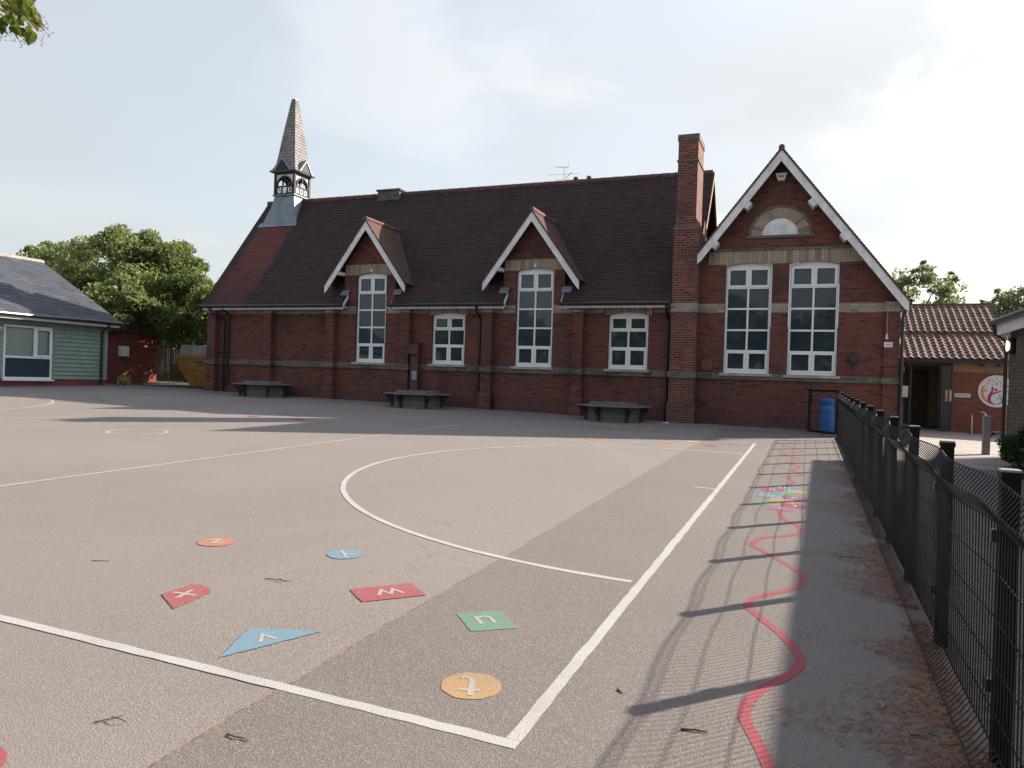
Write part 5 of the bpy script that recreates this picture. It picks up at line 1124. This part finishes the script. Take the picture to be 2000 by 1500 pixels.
for x, z, c, rot, s in ((-.55, .4, 'g', 2.4, .08), (-.46, .52, 'o', 2.2, .09), (-.38, .68, 'm', 2.1, .075), (-.2, .66, 'g', 1.9, .09), (-.02, .78, 'o', 1.6, .08), (.16, .66, 'b', 1.3, .09), (.36, .72, 'm', 1.0, .08), (.48, .57, 'o', .7, .11), (-.22, .42, 'b', 2.0, .08), (-.01, .46, 'm', 1.57, .1), (.2, .5, 'g', 1.1, .08), (.24, .34, 'o', .5, .09), (.54, .32, 'm', .25, .12), (.7, .5, 'b', .6, .08)):
    LF = MB(); LF.poly([(lc[0]+(x+a*math.cos(rot)-b*math.sin(rot))*LR, YS-.0045, lc[1]+(z+a*math.sin(rot)+b*math.cos(rot))*LR) for a, b in [(-s, 0), (-s*.4, -s*.42), (s*.3, -s*.42), (s, 0), (s*.3, s*.42), (-s*.4, s*.42)]]); LF.build('leaf_emblem', lm[c], LG)
for k, nm in (('o', 'figure_emblem'), ('m', 'figure_emblem'), ('g', 'figure_emblem'), ('b', 'figure_emblem')):
    for fc in L[k].f: pass
    L[k].build(nm, lm[k], LG)
# bollard, cycle hoop, scooters
mb = MB(); bx, by, bz = 3.65, 18.98, gz(3.65, 18.98); mb.box(bx-.068, bx+.068, by-.068, by+.068, bz-.1, bz+.84); mb.box(bx-.062, bx+.062, by-.062, by+.062, bz+.84, bz+.85)
BO = mb.build('bollard', MT['concrete'], base=(bx, by, bz)); tag(BO, 'square grey bollard on the paving beside the brown brick corner', 'bollard')
def hoop(x, y, label):
    z = gz(x, y); d = Vector((.5, -.86, 0)); c = Vector((x, y, z)); pts = [c-d*.28]+[c-d*.28+Vector((0, 0, .6))]+[c-d*(.28*math.cos(a))+Vector((0, 0, .6+.12*math.sin(a))) for a in np.linspace(.3, math.pi-.3, 7)]+[c+d*.28+Vector((0, 0, .6)), c+d*.28]
    m = MB(); m.tube(pts, .026, 10); o = m.build('cycle_stand', MT['steel'], base=(x, y, z), smooth=True); tag(o, label, 'cycle stand')
hoop(4.72, 25.6, 'shiny steel cycle hoop in front of the round sign')
def scooter(x, y, ang, deck, grip, label):
    z = gz(x, y); t = thing('scooter', (x, y, z), label, 'scooter', 'scooters lying by the cycle stand'); ca, sa = math.cos(ang), math.sin(ang)
    W_ = lambda a, b, c: (x+a*ca-b*sa, y+a*sa+b*ca, z+c)
    m = MB(); m.prism([W_(-.25, -.05, .05), W_(.22, -.05, .05), W_(.22, .05, .05), W_(-.25, .05, .05)], (0, 0, .02)); m.build('deck', deck, t)
    m = MB(); m.tube([W_(.25, 0, .06), W_(.3, .25, .09), W_(.34, .6, .1)], .014, 6); m.tube([W_(.2, .62, .1), W_(.5, .56, .1)], .014, 6); m.build('handlebar', grip, t)
    for a in (-.3, .3):
        m = MB(); m.tube([W_(a, -.012, .055), W_(a, .012, .055)], .05, 12); m.build('wheel', MT['black'], t)
scooter(5.25, 25.3, .2, mat_plain('scooter_green', (.05, .32, .1), .4), mat_plain('scooter_blue', (.03, .3, .6), .4), 'green and blue scooter lying on the paving by the wall')
scooter(4.95, 26.3, -.3, MT['black'], mat_plain('scooter_pink', (.6, .35, .45), .4), 'dark scooter with pink bars lying behind the cycle hoop')
# brown brick building at the right edge
BX, BYE = 3.95, 18.6
RB = thing('brown_brick_building', (BX, 12, gz(BX, 12)), 'brown brick building with white fascia at the right edge', 'building')
mb = MB(); mb.box(BX, 9.5, -6, BYE, -.2, 2.95); mb.build('wall', MT['brownbrick'], RB)
mb = MB(); mb.box(3.72, 3.76, -6, BYE+.2, 2.83, 3.06); mb.box(3.76, BX+.2, -6, BYE+.2, 2.951, 2.98); mb.box(3.76, 9.5, BYE+.16, BYE+.2, 2.83, 3.06); fa = mb.build('fascia', MT['white'], RB)
mb = MB(); mb.prism([(3.62, -6, 3.1), (9.6, -6, 3.1), (9.6, -6, 4.2), (6.6, -6, 4.2)], (0, BYE+.25+6, 0)); mb.build('roof', MT['slate'], RB)
mb = MB(); mb.tube([(3.66, -6, 3.1), (3.66, BYE+.25, 3.1)], .065, 10); mb.build('gutter', mat_plain('dull_gutter', (.05, .05, .055), .5), RB)
mb = MB(); mb.tube([(3.66, 18.7, 3.05), (3.7, 18.72, 2.85), (3.9, 18.66, 2.68), (3.9, 18.66, .2)], .04, 8); mb.build('drainpipe', MT['black'], RB)
WL = thing('wall_lamp', (BX, 18.2, 2.57), 'oval lit bulkhead lamp on the brown brick wall', 'lamp')
mb = MB(); mb.lathe((BX-.05, 18.2, 2.57), [(.07, -.17), (.1, -.1), (.105, .1), (.07, .17)], 14); mb.build('housing', MT['black'], WL)
mb = MB(); mb.prism([(BX-.157, 18.16+.055*math.cos(2*math.pi*i/16), 2.57+.11*math.sin(2*math.pi*i/16)) for i in range(16)], (.05, 0, 0)); mb.build('diffuser', MT['lamp'], WL)

# ------------------------------------------------------------------ litter
def needles(n):
    P = []; rs = np.random.RandomState(3)
    while len(P) < n:
        y = 1.6+rs.rand()**1.5*13.5; e = .2+.12*math.sin(y*2.1)+.08*math.sin(y*5.3+1)+.05*math.sin(y*11)
        if e < .05: continue
        x = FX-.02-abs(rs.normal())*e*.8 if rs.rand() < .78 else FX+abs(rs.normal())*.35
        P.append((x, y))
    P = np.array(P); a = rs.rand(n)*6.283; L_ = rs.uniform(.008, .024, n); w = rs.uniform(.0012, .003, n); tz = rs.uniform(.003, .016, n)
    zz = np.array([gz(x, y) for x, y in P])+.006+tz
    dx, dy = np.cos(a)*L_, np.sin(a)*L_; nx, ny = -np.sin(a)*w, np.cos(a)*w; t2 = rs.uniform(-.006, .006, n)
    V = np.stack([np.stack([P[:, 0]-dx-nx, P[:, 1]-dy-ny, zz-t2], 1), np.stack([P[:, 0]+dx-nx, P[:, 1]+dy-ny, zz+t2], 1), np.stack([P[:, 0]+dx+nx, P[:, 1]+dy+ny, zz+t2], 1), np.stack([P[:, 0]-dx+nx, P[:, 1]-dy+ny, zz-t2], 1)], 1).reshape(-1, 3)
    me = bpy.data.meshes.new('leaf_litter'); me.from_pydata(V.tolist(), [], np.arange(4*n).reshape(n, 4).tolist()); me.materials.append(MT['needle'])
    o = bpy.data.objects.new('leaf_litter', me); COL.objects.link(o); tag(o, 'rusty dry needles drifted along the foot of the fence', 'leaf litter', kind='stuff')
needles(26000)
def twig(pts, rad, label, forks=()):
    c = pts[0]; P = [(x, y, gz(x, y)+.003+rad*.6+h*.5) for x, y, h in pts]; m = MB(); m.tube(P, [rad*.75*(1-.5*i/(len(P)-1)) for i in range(len(P))], 6)
    for fpts in forks: m.tube([(x, y, gz(x, y)+.006+rad+h) for x, y, h in fpts], rad*.5, 5)
    tag(m.build('twig', MT['twig'], base=(c[0], c[1], gz(c[0], c[1]))), label, 'twig', 'fallen twigs on the tarmac')
twig([(-.457, 3.218, 0), (-.4, 3.235, .004), (-.349, 3.243, 0)], .007, 'thick brown stick beside the wavy line in the fence shadow')
twig([(-2.111, 2.363, 0), (-2.1, 2.34, .004), (-2.06, 2.335, .008), (-2.03, 2.345, .004), (-2.0, 2.335, 0)], .005, 'dark curled twig on the dark tarmac near the seam')
twig([(-2.65, 2.182, 0), (-2.61, 2.23, .006), (-2.595, 2.273, .004)], .004, 'forked twig at the bottom left near the round red tile', [[(-2.61, 2.23, .006), (-2.56, 2.225, .01), (-2.53, 2.235, 0)]])
twig([(-3.387, 4.079, 0), (-3.28, 4.09, .008), (-3.191, 4.111, 0)], .004, 'thin forked twig between the red x and w tiles', [[(-3.28, 4.09, .008), (-3.2, 4.06, .004)]])
twig([(-4.704, 3.821, 0), (-4.593, 3.871, 0)], .004, 'straight twig left of the tiles')
twig([(-.798, 3.483, 0), (-.762, 3.447, 0)], .006, 'short stub of bark right of the goal line')
twig([(.296, 6.966, 0), (.42, 7.03, .004), (.538, 7.035, 0)], .004, 'dark twig on the shaded tarmac near the fence')
twig([(.457, 3.623, 0), (.5, 3.63, .006), (.54, 3.66, .008), (.579, 3.665, 0)], .005, 'pale curved twig by the needle drift')
